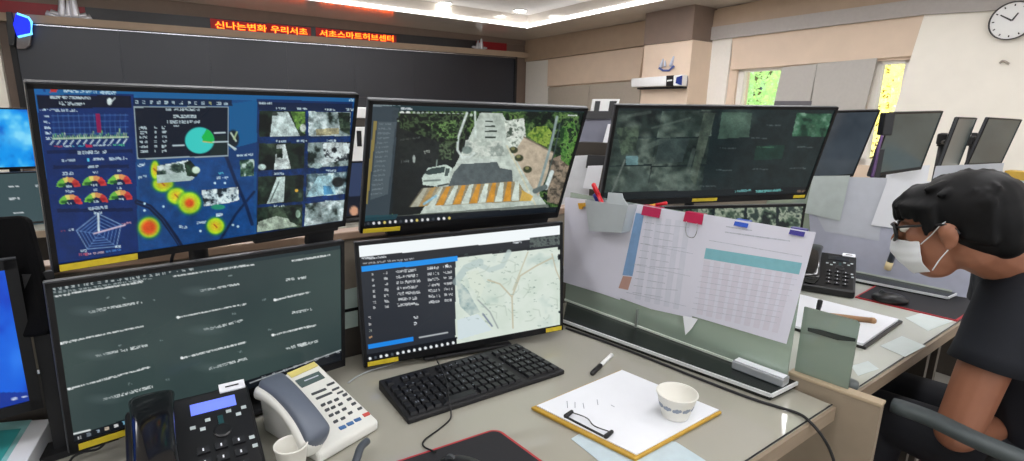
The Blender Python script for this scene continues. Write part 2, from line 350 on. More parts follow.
# pillar standing out of the right wall
pt0 = rwt(651); 
P0 = rw(643, 90, .0); D_ = .38
tA = (rw(641, 90, D_)-CORN)@(-RV); tB = (rw(688, 90, D_)-CORN)@(-RV)
def pil(z0, z1, th, name, mt):
    m = MB(); a = CORN-RV*tA+V(0, 0, z0); b = CORN-RV*tB+V(0, 0, z0); m.prism([a+NR*(-.05), a+NR*th, b+NR*th, b+NR*(-.05)], (0, 0, z1-z0)); return struct(m.build(name, mt))
zc = rw(665, 43, D_)[2]
pil(0, zc, D_, 'pillar', m_beige); pil(zc+.001, CEIL, D_+.015, 'trim_12', m_dkbrown)
NP = NR
def pl(u, v, off=0): return onpl(u, v, CORN+NR*(D_+off), NR)
m = thing('pillar_emblem', 'small blue and silver emblem on the beige pillar', 'emblem', pl(668, 66))
e = MB(); 
for (u0, v0, u1, v1, r_) in ((661, 66, 663, 59.5, .022), (671, 65, 673.5, 57, .022), (665, 65.5, 665, 61, .018)):
    e.cap(pl(u0, v0, .012), r_, pl(u1, v1, .012), r_*.45, 10)
e.build('silver_figures', mat('pale_silver', (205, 210, 225), .3, .3), m, smooth=True)
e = MB(); e.tube([pl(u, v, .012) for u, v in ((659, 68), (663, 70.5), (669, 70.5), (674, 66))], .012, 8); e.build('blue_swoosh', mat('emblem_blue', (80, 100, 170), .4), m, smooth=True)
bx = thing('projector_screen_case', 'long white box with black band and blue end on the pillar', 'projector screen', pl(662, 82, .05))
m_b = MB(); m_b.prism([pl(u, v, .02) for u, v in ((636.5, 79), (672, 76.2), (671.5, 86.5), (636.5, 87.5))], NR*.10); m_b.build('case', m_whitepl, bx, bevel=.012)
m_b = MB(); m_b.prism([pl(u, v, .022) for u, v in ((672.3, 76.2), (678.8, 75.8), (678, 86.3), (671.8, 86.5))], NR*.102); m_b.build('black_band', m_black, bx)
m_b = MB(); m_b.prism([pl(u, v, .0225) for u, v in ((673, 80.5), (678, 79.8), (678, 81.3), (673, 82))], NR*.105); m_b.build('white_stripe', m_whitepl, bx)
m_b = MB(); m_b.prism([pl(u, v, .02) for u, v in ((679, 75.8), (688, 75), (687, 86.3), (678.4, 86.3))], NR*.098); m_b.build('end_cap', m_whitepl, bx, bevel=.01)
m_b = MB(); m_b.prism([pl(u, v, .02) for u, v in ((682.5, 77.8), (687.8, 76), (687, 85.6), (681.5, 83.5))], NR*.104); m_b.build('blue_panel', mat('deep_blue', (20, 50, 130), .35), bx)
m_b = MB(); m_b.prism([pl(u, v, .01) for u, v in ((641, 87.8), (687, 86.8), (687, 88.6), (641, 89.6))], NR*.07); m_b.build('mount_rail', m_blackm, bx)
# clock and wall marks
cp = rw(1013, 21, .05); cl = thing('wall_clock', 'round white wall clock with dark rim on the cream wall', 'clock', cp)
MC = np.array([RV, V(0, 0, 1), NR]).T
MB().lathe([(.001, 0), (.137, 0), (.14, .03), (.134, .034), (.131, .02), (.001, .02)], cp, MC, 40).build('case', mat('dark_clock_rim', (60, 58, 58), .4), cl, smooth=False)
MB().lathe([(.001, .021), (.131, .021), (.131, .0225), (.001, .0225)], cp, MC, 40).build('dial', m_whitepl, cl)
h_ = MB()
for an, L in ((.5, .06), (-1.0, .09)):
    dv = RV*math.sin(an)*-1+V(0, 0, math.cos(an)); sd = np.cross(dv, NR)
    b0 = cp+NR*.024; h_.prism([b0-sd*.006, b0+sd*.006, b0+sd*.004+dv*L, b0-sd*.004+dv*L], NR*.003)
h_.build('hands', m_black, cl)
for k in range(12):
    an = k*math.pi/6; dv = RV*-math.sin(an)+V(0, 0, math.cos(an)); tk = MB(); tk.box(cp+NR*.0232+dv*.112, (.008, .014, .002), np.array([np.cross(dv, NR), dv, NR]).T); tk.build('hour_mark', m_blackm, cl)
m = MB(); m.tube(spline([rw(u, v, .05) for u, v in ((999.5, 63.5), (1002, 61.2), (1005, 61.5), (1009, 64))]), .008, 6)
tag(m.build('wall_hook', mat('beige_hook', (170, 160, 148), .5), smooth=True), 'small curved beige hook on the cream wall below the clock', 'hook')
# trees outside the two windows

def leaf(name, rgb):                                            # leaves let daylight through
    m = mat(name, rgb, .6, vary=.2, scale=3); nt = m.node_tree; b = nt.nodes['Principled BSDF']; rp = [n for n in nt.nodes if n.type == 'VALTORGB'][0]
    t = nt.nodes.new('ShaderNodeBsdfTranslucent'); a = nt.nodes.new('ShaderNodeAddShader'); o = nt.nodes['Material Output']
    nt.links.new(rp.outputs['Color'], t.inputs['Color']); nt.links.new(b.outputs[0], a.inputs[0]); nt.links.new(t.outputs[0], a.inputs[1]); nt.links.new(a.outputs[0], o.inputs['Surface']); return m
m_leaf = leaf('yellow_green_leaf', (176, 194, 164)); m_leafy = leaf('yellow_leaf', (226, 222, 178)); m_bark = mat('bark', (110, 96, 80), .8)
for (u, v, dist, lf_, lb) in ((758, 85, 3.2, m_leaf, 'pale green leafy tree outside the window next to the pillar'), (886, 85, 3.0, m_leafy, 'yellow leaved tree outside the narrow bright window')):
    c_ = rw(u, v); c_ = c_+RU*dist+(ray(u, v)*.0); d_ = (c_-CAM); c_ = CAM+ray(u, v)*((CORN+RU*dist-CAM)@NR)/(ray(u, v)@NR)
    base = V(c_[0], c_[1], -.1)
    t = thing('leafy_tree', lb, 'tree', base, 'trees outside the windows')
    tr = MB(); tr.tube([base, base+V(.05, 0, 1.2), base+V(0, .05, 2.4)], [.11, .09, .05], 10)
    for k in range(6):
        an = k*1.05; tr.tube([base+V(0, .03, 1.1+.15*k), base+V(math.cos(an)*.5, math.sin(an)*.5, 1.7+.2*k)], [.035, .012], 6)
    tr.build('trunk', m_bark, t, smooth=True)
    rs = np.random.RandomState(int(u)); lv = MB()
    for k in range(9000):
        g = rs.normal(0, 1, 3); g /= np.linalg.norm(g); p = c_+V(0, 0, .15)+g*V(1.0, 1.0, 1.25)*rs.uniform(.25, 1)**.5
        a_ = rs.normal(0, 1, 3); a_ /= np.linalg.norm(a_); b_ = np.cross(a_, rs.normal(0, 1, 3)); b_ /= np.linalg.norm(b_); s_ = rs.uniform(.04, .065)
        lv.add([p-a_*s_, p+b_*s_*.5, p+a_*s_, p-b_*s_*.5], [(0, 1, 2, 3)])
    lv.build('foliage', lf_, t)
# daylight
wd_ = bpy.data.worlds.new('daylight'); SC.world = wd_; wd_.use_nodes = True; nt = wd_.node_tree
bg = nt.nodes['Background']; bg.inputs['Color'].default_value = (.93, .96, 1, 1); bg.inputs['Strength'].default_value = 1.3
# ================================================================ SCREEN PICTURES
class Canvas:
    # a picture shown on one screen; drawn on a grid laid over the screen's own surface
    def __init__(s, c, M, W, H, nx, ny, bg):
        s.nx, s.ny = nx, ny
        x = np.linspace(-W/2, W/2, nx); z = np.linspace(H/2, -H/2, ny)
        gx, gz = np.meshgrid(x, z); s.P = c+gx[..., None]*M[:, 0]+gz[..., None]*M[:, 2]-M[:, 1]*.0012
        s.X, s.Y = proj(s.P); s.U = (gx+W/2)/W; s.V = (H/2-gz)/H
        s.img = np.zeros((ny, nx, 3))+V(*bg); s.seed = 1
    def poly(s, pts, col, a=1.0, noise=0):
        m = np.zeros(s.X.shape, bool); n = len(pts)
        for i in range(n):
            (x0, y0), (x1, y1) = pts[i], pts[(i+1) % n]
            if y0 == y1: continue
            m ^= ((y0 > s.Y) != (y1 > s.Y)) & (s.X < (x1-x0)*(s.Y-y0)/(y1-y0)+x0)
        s.paint(m.astype(float)*a, col, noise); return m
    def paint(s, A, col, noise=0):
        c = V(*col)
        if noise: c = c*(1+noise*(RNG.random(s.X.shape)-.5))[..., None]
        s.img = s.img*(1-A[..., None])+c*A[..., None]
    def rect(s, x0, y0, x1, y1, col, a=1, sl=0, lean=0, noise=0):
        return s.poly([(x0, y0), (x1, y0+sl*(x1-x0)), (x1+lean, y1+sl*(x1-x0)), (x0+lean, y1)], col, a, noise)
    def ell(s, cx, cy, rx, ry, col, a=1, soft=.15):
        d = np.hypot((s.X-cx)/rx, (s.Y-cy)/ry); s.paint(np.clip((1+soft-d)/(2*soft), 0, 1)*a, col)
    def line(s, pts, w, col, a=1):
        A = np.zeros(s.X.shape)
        for (x0, y0), (x1, y1) in zip(pts, pts[1:]):
            L = (x1-x0)**2+(y1-y0)**2+1e-9; t = np.clip(((s.X-x0)*(x1-x0)+(s.Y-y0)*(y1-y0))/L, 0, 1)
            d = np.hypot(s.X-x0-t*(x1-x0), s.Y-y0-t*(y1-y0)); A = np.maximum(A, np.clip(w/2+.5-d, 0, 1))
        s.paint(A*a, col)
    def text(s, x0, y0, x1, y1, h, col=(235, 240, 245), a=.9, gap=.22):
        L = math.hypot(x1-x0, y1-y0); tx, ty = (x1-x0)/L, (y1-y0)/L
        q = (s.X-x0)*tx+(s.Y-y0)*ty; r = -(s.X-x0)*ty+(s.Y-y0)*tx
        rs = np.random.RandomState(int(x0*7+y0*13+L) % 9999); cw = max(h*.42, .8); n = int(L/cw)+2
        on = (rs.random((4, n)) > gap).astype(float)*rs.uniform(.6, 1, (4, n)); on[:, rs.random(n) < .10] = 0
        ci = np.clip((q/cw).astype(int), 0, n-1); ri = np.clip(((r/h+.5)*4).astype(int), 0, 3)
        A = on[ri, ci]*((q > 0) & (q < L) & (abs(r) < h/2)); s.paint(A*a, col)
    def fbm(s, scale, seed, oct=4):
        rs = np.random.RandomState(seed); out = np.zeros(s.X.shape); amp = 1; tot = 0; f = 1
        for o in range(oct):
            g = rs.random((64, 64)); x = s.X/scale*f+17*o; y = s.Y/scale*f+31*o
            xi = np.floor(x).astype(int); yi = np.floor(y).astype(int); fx = x-xi; fy = y-yi
            fx = fx*fx*(3-2*fx); fy = fy*fy*(3-2*fy); G = lambda i, j: g[(yi+j) % 64, (xi+i) % 64]
            out += amp*(G(0, 0)*(1-fx)*(1-fy)+G(1, 0)*fx*(1-fy)+G(0, 1)*(1-fx)*fy+G(1, 1)*fx*fy); tot += amp; amp *= .6; f *= 2
        return out/tot
    def tex(s, pts, cols, scale, seed, contrast=2.2, a=1):
        m = np.zeros(s.X.shape); old = s.img.copy(); s.poly(pts, (0, 0, 0)); m = (abs(s.img-old).sum(-1) > 0) | (old.sum(-1) == 0)
        n = len(pts); mm = np.zeros(s.X.shape, bool)
        for i in range(n):
            (x0, y0), (x1, y1) = pts[i], pts[(i+1) % n]
            if y0 != y1: mm ^= ((y0 > s.Y) != (y1 > s.Y)) & (s.X < (x1-x0)*(s.Y-y0)/(y1-y0)+x0)
        f = np.clip((s.fbm(scale, seed)-.5)*contrast+.5, 0, .999)*(len(cols)-1); i = f.astype(int); t = (f-i)[..., None]; C = np.array(cols, float)
        t = t*t*(3-2*t); c = C[i]*(1-t)+C[np.minimum(i+1, len(cols)-1)]*t
        A = (mm*a)[..., None]; s.img = old*(1-A)+c*A
    def grain(s, x0, y0, x1, y1, amt=.3, scale=4, gain=1.0):
        A = ((s.X > x0) & (s.X < x1) & (s.Y > y0) & (s.Y < y1)).astype(float)
        k = gain*(1+amt*2*(s.fbm(scale, 33)-.5)+amt*.5*(RNG.random(s.X.shape)-.5)); s.img = np.clip(s.img*(1+A*(k-1))[..., None], 0, 255)
    def build(s, parent):
        ny, nx = s.ny, s.nx; o = V(*parent['_o']); me = bpy.data.meshes.new('screen')
        idx = np.arange(ny*nx).reshape(ny, nx); q = np.stack([idx[:-1, :-1], idx[1:, :-1], idx[1:, 1:], idx[:-1, 1:]], -1).reshape(-1, 4)
        me.vertices.add(ny*nx); me.vertices.foreach_set('co', (s.P-o).reshape(-1)); me.loops.add(q.size); me.loops.foreach_set('vertex_index', q.reshape(-1).astype(np.int32))
        me.polygons.add(len(q)); me.polygons.foreach_set('loop_start', np.arange(0, q.size, 4, dtype=np.int32)); me.update(calc_edges=True)
        at = me.color_attributes.new('picture', 'FLOAT_COLOR', 'POINT')
        rgba = np.ones((ny*nx, 4)); rgba[:, :3] = lin(np.clip(s.img, 0, 255)).reshape(-1, 3); at.data.foreach_set('color', rgba.reshape(-1))
        me.materials.append(screen_mat()); ob = bpy.data.objects.new('screen', me); COL.objects.link(ob); ob.parent = parent; return ob
m_bez = mat('black_bezel', (9, 9, 12), .45, vary=.05, spec=.3)
m_yel = mat('yellow_sticker', (206, 182, 40), .5, vary=.15, scale=60)
def axes(yaw, tilt, roll):
    cy, sy = math.cos(yaw), math.sin(yaw); a = V(cy, sy, 0); n0 = V(sy, -cy, 0); up = V(0, 0, 1)
    u = up*math.cos(tilt)-n0*math.sin(tilt); return frame(a*math.cos(roll)+u*math.sin(roll), -(u*math.cos(roll)-a*math.sin(roll)))
def monitor(name, label, group, c, ang, W, H, res, bg, stand=None, stickers=(), bez=.008, chin=.015, light_rim=False):
    c = V(*c); M = axes(*[math.radians(q) for q in ang]); base = V(c[0], c[1], DESK) if stand else c
    t = thing(name, label, 'monitor', base, group); L = lambda x, y, z: c+M @ V(x, y, z)
    MB().box(L(0, .010, 0), (W-.002, .016, H-.002), M).build('housing', m_blackm, t, bevel=.004)
    MB().box(L(0, .030, -.01), (W*.42, .03, H*.55), M).build('back_cover', m_blackm, t, bevel=.01)
    b = MB()
    b.box(L(-W/2+bez/2, 0, 0), (bez, .008, H), M); b.box(L(W/2-bez/2, 0, 0), (bez, .008, H), M)
    b.box(L(0, 0, H/2-bez/2), (W, .008, bez), M); b.box(L(0, 0, -H/2+chin/2), (W, .008, chin), M)
    b.build('bezel', m_bez, t)
    e = MB(); e.box(L(0, .006, H/2+.0006), (W, .012, .0012), M); e.box(L(-W/2-.0006, .006, 0), (.0012, .012, H), M)
    e.build('edge_trim', mat('grey_edge_trim', (70, 72, 76), .4, .3), t)
    cv = Canvas(L(0, 0, (chin-bez)/2), M, W-2*bez, H-bez-chin, res[0], res[1], bg)
    for (x0, x1, z) in stickers:
        MB().box(L((x0+x1)/2*W/2, -.0048, -H/2+z), ((x1-x0)*W/2, .0012, .011), M).build('sticker', m_yel, t)
    if stand == 'desk':
        bk = M[:, 1]*V(1, 1, 0); bk = bk/np.linalg.norm(bk); p = V(c[0], c[1], 0)+bk*.085
        n = MB(); n.box(V(p[0], p[1], (DESK+c[2])/2+.01), (.045, .02, c[2]-DESK), M*V(1, 1, 1) if abs(ang[1]) < 4 else yawM(ang[0])); n.box(c+M @ V(0, .058, 0), (.07, .05, .07), M)
        n.build('stand_neck', m_blackm, t, bevel=.004)
        MB().box(V(p[0], p[1], DESK+.011)-bk*.01, (.24, .17, .010), yawM(ang[0])).build('stand_base', m_blackm, t, bevel=.004)
    t['_c'] = list(map(float, c)); return t, cv, M, L
def pole_stand(label, p, ztop, mons, yaw):
    # desk pole whose arms reach the backs of the monitors it carries
    t = thing('monitor_pole_stand', label, 'monitor stand', V(p[0], p[1], DESK+.0055), 'monitor pole stands'); b = V(p[0], p[1], DESK+.0055)
    MB().box(b+V(0, 0, .008), (.20, .13, .016), yawM(yaw)).build('base_plate', m_blackm, t, bevel=.003)
    MB().tube([b+V(0, 0, .01), V(b[0], b[1], ztop)], .017, 16).build('pole', m_blackm, t, smooth=True)
    for m_ in mons:
        c, M = m_; e = c+M @ V(0, .046, 0); z = c[2]; s = V(b[0], b[1], z)
        a = MB(); a.tube([s, e+M[:, 1]*.01], .014, 10); a.box(e, (.075, .012, .075), M); a.lathe([(.026, -.025), (.026, .025)], s, None, 16)
        a.build('arm', m_blackm, t)
    return t
GRP = 'monitors on the front desk'
# ---------------------------------------------------------------- upper left: dashboard
t1, cv, M1, L1 = monitor('monitor', 'upper left monitor showing a blue dashboard with charts, gauges and a heat map', GRP, (-.505, .925, 1.245), (47.5, -15.9, .6), .49, .289, (380, 210), (18, 74, 134), None, ((-.97, -.56, .007),), .007, .013)
C = cv
C.poly([(30, 80), (360, 90), (360, 103), (30, 95)], (24, 98, 158))
C.poly([(30, 88), (48, 88), (66, 262), (54, 268)], (28, 104, 178), .8)
C.poly([(36, 95), (134, 94), (138.5, 258), (57, 266)], (12, 42, 104))
C.poly([(36.5, 95.5), (131, 95.5), (131.5, 107.5), (38, 108.5)], (8, 16, 40))
C.rect(50, 87.5, 57, 92.5, (200, 50, 50)); C.rect(43, 88, 46, 92, (20, 60, 130)); C.text(64, 90.5, 116, 93, 3)
C.text(49, 97, 91, 97.8, 2.6); C.text(59, 103.5, 86, 104.2, 3.2); C.ell(109.5, 101.5, 2.6, 3.6, (240, 240, 240)); C.line([(112, 101), (115, 98)], 1.2, (240, 240, 240))
C.text(40, 109.5, 77, 110.8, 2.4)
for k in range(15): C.line([(52.5+k*5.2, 114), (55+k*5.05, 138)], .7, (70, 110, 170), .7)
for y in (116, 122, 128, 134): C.line([(52, y), (128, y-1)], .7, (90, 130, 190), .7)
for k, y in enumerate((116.3, 122, 127.8, 133, 138.3)): C.text(43.5+k*.6, y, 49+k*.6, y, 2.2)
C.poly([(95, 114), (100, 114), (101.5, 133), (97, 133)], (150, 20, 80))
rs = np.random.RandomState(3)
for k in range(34):
    x = 53+k*2.2; h_ = rs.uniform(1.5, 5.5)+(4 if k in (18, 22, 30) else 0); C.line([(x, 138.5-k*.03), (x+.7, 138.2-h_)], 1.1, [(190, 220, 140), (120, 200, 110), (230, 235, 180)][k % 3], .85)
C.line([(53, 138.8), (128, 137)], 1.3, (225, 235, 190))
for k in range(12): C.line([(50.5+k*6.65, 144.5-k*.12), (53.5+k*6.65, 140.7-k*.15)], 1.3, (230, 235, 240))
C.text(54, 146.2, 62, 146.2, 1.6, (200, 60, 80)); C.text(62, 146, 71, 146, 1.6); C.text(72, 146, 84, 145.5, 1.7, (80, 190, 220)); C.rect(86, 144.4, 92, 147, (190, 40, 80)); C.text(93, 145.6, 112, 145.2, 1.8); C.text(113, 145, 124, 145, 1.7, (90, 200, 140))
for (x0, y0, x1) in ((47, 150.2, 133), (53, 165.3, 129), (57, 208.8, 133)): C.rect(x0, y0, x1, y0+3.6, (7, 26, 70), .9, -.012)
C.text(78, 152.6, 106, 151.8, 3); C.text(61.5, 160.6, 76, 160.2, 3.2); C.rect(87.3, 158.2, 89.6, 161.8, (90, 200, 240)); C.text(93, 159.4, 105, 159, 2.4); C.text(109, 159, 127, 158.2, 3); C.text(88, 166.8, 98, 166.4, 3)
C.text(62, 174, 73, 173.4, 3); C.text(91.5, 172.6, 98, 172.3, 2.4); C.text(117, 171.3, 121, 171, 2.4)
C.text(66, 191.6, 74, 191.4, 2.4); C.text(93, 190.2, 98, 190, 2.4); C.text(117, 188, 122, 187.8, 2.4)
for i, (cx, cy) in enumerate(((68.3, 187), (94.3, 185.6), (119.6, 184), (70.4, 204), (96.2, 202.2), (120.8, 199.6))):
    rr = 12 if i < 3 else 11.6; d = np.hypot((C.X-cx), (C.Y-cy)*1.22); an = np.degrees(np.arctan2(-(C.Y-cy), C.X-cx))
    ring = (d < rr) & (d > rr*.45) & (C.Y < cy+.5)
    for a0, a1, col in ((0, 55, (214, 60, 60)), (55, 95, (232, 150, 90)), (95, 125, (240, 215, 110)), (125, 181, (120, 190, 70))):
        C.paint((ring & (an >= a0) & (an < a1)).astype(float), col)
    C.paint(((d < rr*.5) & (C.Y < cy+.8)).astype(float), (10, 30, 70)); C.line([(cx-rr*.7, cy-2), (cx-rr*.3, cy-2)], 3, (30, 90, 40), .9); C.line([(cx+rr*.45, cy-3), (cx+rr*.7, cy-3)], 3, (170, 30, 40), .9); C.text(cx-3, cy-.5, cx+3, cy-.7, 2)
C.text(87, 208.6, 107.5, 207.2, 3); C.text(93.5, 213, 102, 212.4, 2.4)
pen = [(98, 213.6), (121, 224.6), (116.5, 246.5), (87.5, 249), (76.5, 230.5)]; cx, cy = 99, 234
for f_ in (1, .82, .64, .46, .28): C.line([(cx+(x-cx)*f_, cy+(y-cy)*f_) for x, y in pen+pen[:1]], .9, (170, 190, 225) if f_ == 1 else (110, 140, 195), .85)
for x, y in pen: C.line([(cx, cy), (x, y)], .7, (120, 150, 200), .7)
C.line([(98.2, 214), (98.8, 231)], 2, (225, 230, 240)); C.line([(94, 233.6), (125, 225)], 1.6, (225, 190, 210)); C.text(122, 224, 131, 222.6, 1.8, (230, 150, 160)); C.text(68, 230.2, 75, 229.6, 2.4); C.text(61, 231, 65, 230.8, 1.6, (200, 70, 90))
C.text(79, 254.8, 88, 254, 2.6, (225, 90, 110)); C.text(88, 254, 104, 252.2, 2, (230, 180, 190)); C.text(106, 251.6, 121, 249.6, 1.8, (70, 130, 210)); C.text(115, 247, 121, 246.4, 2.4); C.text(81, 251, 87, 250.6, 2.4)
# map
C.poly([(139, 160), (254, 152), (254, 250), (140, 256)], (18, 68, 130)); C.poly([(229, 104), (257, 100), (257, 146), (229, 152)], (14, 92, 150)); C.poly([(226, 150), (257, 142), (258, 172), (227, 168)], (12, 56, 112))
C.line([(137, 202), (150, 207), (163, 220), (176, 238), (182, 248)], 5, (8, 24, 58)); C.line([(137, 202), (150, 207), (163, 220), (180, 246)], .8, (24, 60, 110))
C.line([(226, 156), (236, 182), (246, 205), (252, 224)], 3.4, (10, 34, 74)); C.line([(254, 192), (236, 214), (219, 242)], 2.6, (10, 34, 74))
for (x, y, rx, ry, core) in ((163, 184, 10, 7.5, 0), (176.5, 196, 9, 8, 0), (189.5, 203, 11, 10.5, 1), (149, 227.5, 10.5, 10, 2), (215.5, 226, 8.5, 8, 0), (155, 170, 4, 9, 0)):
    C.ell(x, y, rx+1.2, ry+1.2, (40, 140, 60), .9, .2); C.ell(x, y, rx, ry, (190, 225, 40), 1, .12); C.ell(x, y, rx*.62, ry*.62, (240, 200, 40), 1, .4)
    if core: C.ell(x, y, rx*(.4 if core == 1 else .72), ry*(.4 if core == 1 else .72), (240, 80, 30), 1, .35)
    else: C.line([(x-1.5, y-1.5), (x+1.5, y+1.5)], 1.2, (200, 90, 30))
C.tex([(157, 166), (188, 160), (197, 172), (192, 180), (157, 183)], [(20, 40, 40), (60, 80, 70), (200, 205, 205), (240, 240, 240)], 7, 5, 2.6)
C.poly([(157, 175), (190, 172), (194, 178), (190, 181), (157, 183)], (190, 200, 195)); C.tex([(184, 163), (190, 160), (200, 172), (196, 177), (187, 176)], [(16, 30, 24), (40, 70, 50)], 4, 8)
C.ell(196, 170, 4, 3.5, (220, 230, 210)); C.text(138, 166, 145, 164, 2.6); C.text(138, 178, 147, 176, 2.6)
C.tex([(201.5, 190), (238, 187), (239, 200), (228, 203), (204, 206.5)], [(30, 40, 50), (150, 160, 170), (225, 230, 235), (250, 250, 250)], 5, 13, 3.2)
C.ell(218, 207, 7, 2.6, (40, 140, 110)); C.text(214.5, 215, 223, 214.6, 3); C.text(197, 223, 206, 222, 2.4); C.text(179, 226.5, 187, 227.5, 2.6)
for x, y in ((163.5, 206.5), (144.5, 203.5), (144.5, 210.5), (233, 225), (238, 226.5), (200.5, 231), (215, 183), (225, 183)): C.ell(x, y, 1.2, 1.2, (200, 220, 235))
C.text(217, 178, 228, 177.6, 2.6); C.text(218, 173, 224, 172.8, 2, (90, 200, 220))
C.text(237, 155.4, 253, 154.4, 2.2); C.tex([(240, 160), (254, 159), (254, 176), (240, 177)], [(14, 40, 40), (60, 90, 70), (210, 220, 215)], 5, 21, 2.5)
C.ell(233, 139, 6, 9, (14, 30, 40)); C.line([(231, 133), (236, 141)], 1.8, (210, 215, 200)); C.line([(237, 132), (234, 139)], 1.6, (190, 200, 150)); C.line([(228, 144), (236, 149)], 1.4, (230, 235, 235))
# popup
C.poly([(133, 98), (231.5, 99.5), (232.5, 106), (134, 106)], (8, 34, 70))
for k in range(13): C.text(135+k*7.4, 102+k*.15, 135+k*7.4+rs.uniform(2.4, 5), 102+k*.15, 3.2, (225, 232, 238) if k != 10 else (220, 210, 130))
C.poly([(133.5, 106.5), (228.5, 106.5), (228.5, 156.5), (137.5, 159.5)], (160, 168, 176)); C.poly([(135, 107.6), (227.5, 107.5), (227.3, 155.2), (138.3, 158)], (6, 18, 38))
C.text(166, 109.4, 201, 109.8, 3); C.text(172, 116.2, 196, 116.6, 3.2); C.text(167, 121.6, 199.5, 122, 3.2); C.text(174, 126, 179, 126, 2)
for k in range(6):
    y = 127.8+k*4.7; C.text(139+k*.15, y+.2, 147+k*.15, y, 2.7); C.text(154.5, y-.2, 156.8, y-.3, 2.6); C.text(162, y-.3, 166.6, y-.5, 2.8)
C.poly([(213, 136), (226.5, 135), (226.5, 154), (210, 155)], (24, 40, 40), .9)
C.ell(199.6, 140.4, 14.6, 13.2, (62, 212, 204), 1, .05)
d = np.hypot((C.X-199.6)/14.4, (C.Y-140.4)/13); an = np.degrees(np.arctan2(-(C.Y-140.4), C.X-199.6)); C.paint(((d < 1) & (an > -14) & (an < 58) & (d > .22)).astype(float), (24, 190, 80)); C.line([(203, 141.5), (212, 142.6)], 1.2, (230, 190, 120))
C.line([(173, 145.6), (184, 145.2)], 1.5, (225, 230, 235)); C.line([(214.5, 133), (225, 132.6)], 1.5, (225, 230, 235)); C.line([(213, 142), (228, 141.6)], 1.3, (225, 230, 235)); C.line([(228, 144), (235, 150)], 1.2, (210, 215, 220))
# camera tiles
C.poly([(257, 99), (353, 102), (347, 227), (256.5, 235)], (10, 44, 98)); C.poly([(258, 101.5), (352, 104), (351.5, 111), (258.5, 110)], (10, 30, 66)); C.text(258.5, 102.8, 272, 103.2, 2)
g1, g2, g3 = [(10, 16, 14), (30, 44, 34), (70, 84, 66)], [(24, 34, 30), (150, 160, 160), (236, 238, 240)], [(14, 20, 22), (90, 110, 120), (210, 222, 226)]
TL = [((259, 110.6), (305.6, 111.4), (305.2, 136), (259, 137)), ((308.5, 111.4), (350.6, 112.4), (350, 136), (308.5, 136)),
      ((258.8, 143.4), (304.6, 143), (304.2, 168.4), (258.6, 170.6)), ((308, 142.6), (349.8, 142), (349, 165.6), (307.6, 168)),
      ((258.4, 176.6), (303.8, 174.8), (303, 201.4), (257.6, 204.6)), ((306.6, 174.4), (348.4, 171.4), (346.6, 193.4), (305.8, 197.6)),
      ((257.4, 207.6), (302.8, 204.2), (301.8, 227), (256.6, 232.4)), ((305.4, 203.6), (346.6, 199.6), (345.2, 219.8), (304.4, 226))]
for k, q in enumerate(TL): C.tex(q, [g1, g2, g1, g2, g1, g3, g1, g2][k], 12 if k % 2 else 15, 40+k, 2.4)
w_ = (222, 228, 226)
C.poly([(273, 112), (288, 112), (300, 136), (270, 136.5)], w_); C.ell(275, 114, 3, 2, (60, 66, 60)); C.tex([(291, 112), (305, 112), (305, 134), (296, 128)], [(60, 90, 40), (120, 160, 70), (40, 60, 36)], 6, 61); C.ell(303, 128, 3, 4, (225, 225, 215))
C.poly([(316, 129), (339, 128), (339, 134.5), (316, 135.5)], (196, 178, 140)); C.tex([(338, 113), (350, 113), (350, 135), (340, 130)], g1, 5, 62)
C.poly([(277, 144.5), (285, 144), (291, 168.6), (274, 169.6)], (226, 226, 224)); C.tex([(276, 149), (282, 148), (283, 158), (277, 158)], g1, 4, 63); C.ell(262, 167, 4, 3, (200, 210, 205))
C.tex([(322, 143), (350, 143), (349, 160), (326, 163)], [(40, 44, 50), (240, 240, 242), (255, 255, 255)], 5, 64, 3.4); C.ell(317, 165.5, 5, 3, (190, 205, 205))
C.poly([(277, 177), (285, 176.6), (284, 202), (267, 203.6)], (206, 214, 210)); C.line([(270, 202), (279, 182)], 1, (60, 70, 66)); C.ell(296.5, 190.5, 1.6, 1.6, (230, 170, 60))
C.poly([(318, 176), (331, 175), (336, 194), (306, 197)], (168, 196, 206)); C.poly([(323, 186), (330, 185.5), (334, 194), (324, 195)], (80, 140, 180)); C.ell(338, 182, 6, 5, (20, 26, 28)); C.ell(340, 192, 3, 1.6, (220, 228, 230))
C.poly([(258, 222), (276, 216), (290, 219), (297, 226), (257, 232)], (176, 182, 164)); C.tex([(283, 208), (302, 206), (302, 226), (290, 222)], g1, 6, 65); C.ell(298, 214, 2.4, 4, (150, 170, 150))
C.grain(258, 110, 352, 233, .5, 5, .95); C.grain(139, 160, 256, 256, .2, 8); C.grain(36, 95, 138, 266, .15, 9)
for k, (x, y) in enumerate(((276, 108.3), (297, 108.6), (325, 109.4), (346, 109.6), (276, 141.2), (297, 141), (326, 140.6), (274, 173.6), (326, 170.6), (274, 206), (325, 201.4))): C.text(x, y, x+10, y+.1, 2)
C.text(348, 100, 354, 100.2, 2.4)
C.img = C.img*V(.86, .92, .92)
C.build(t1)
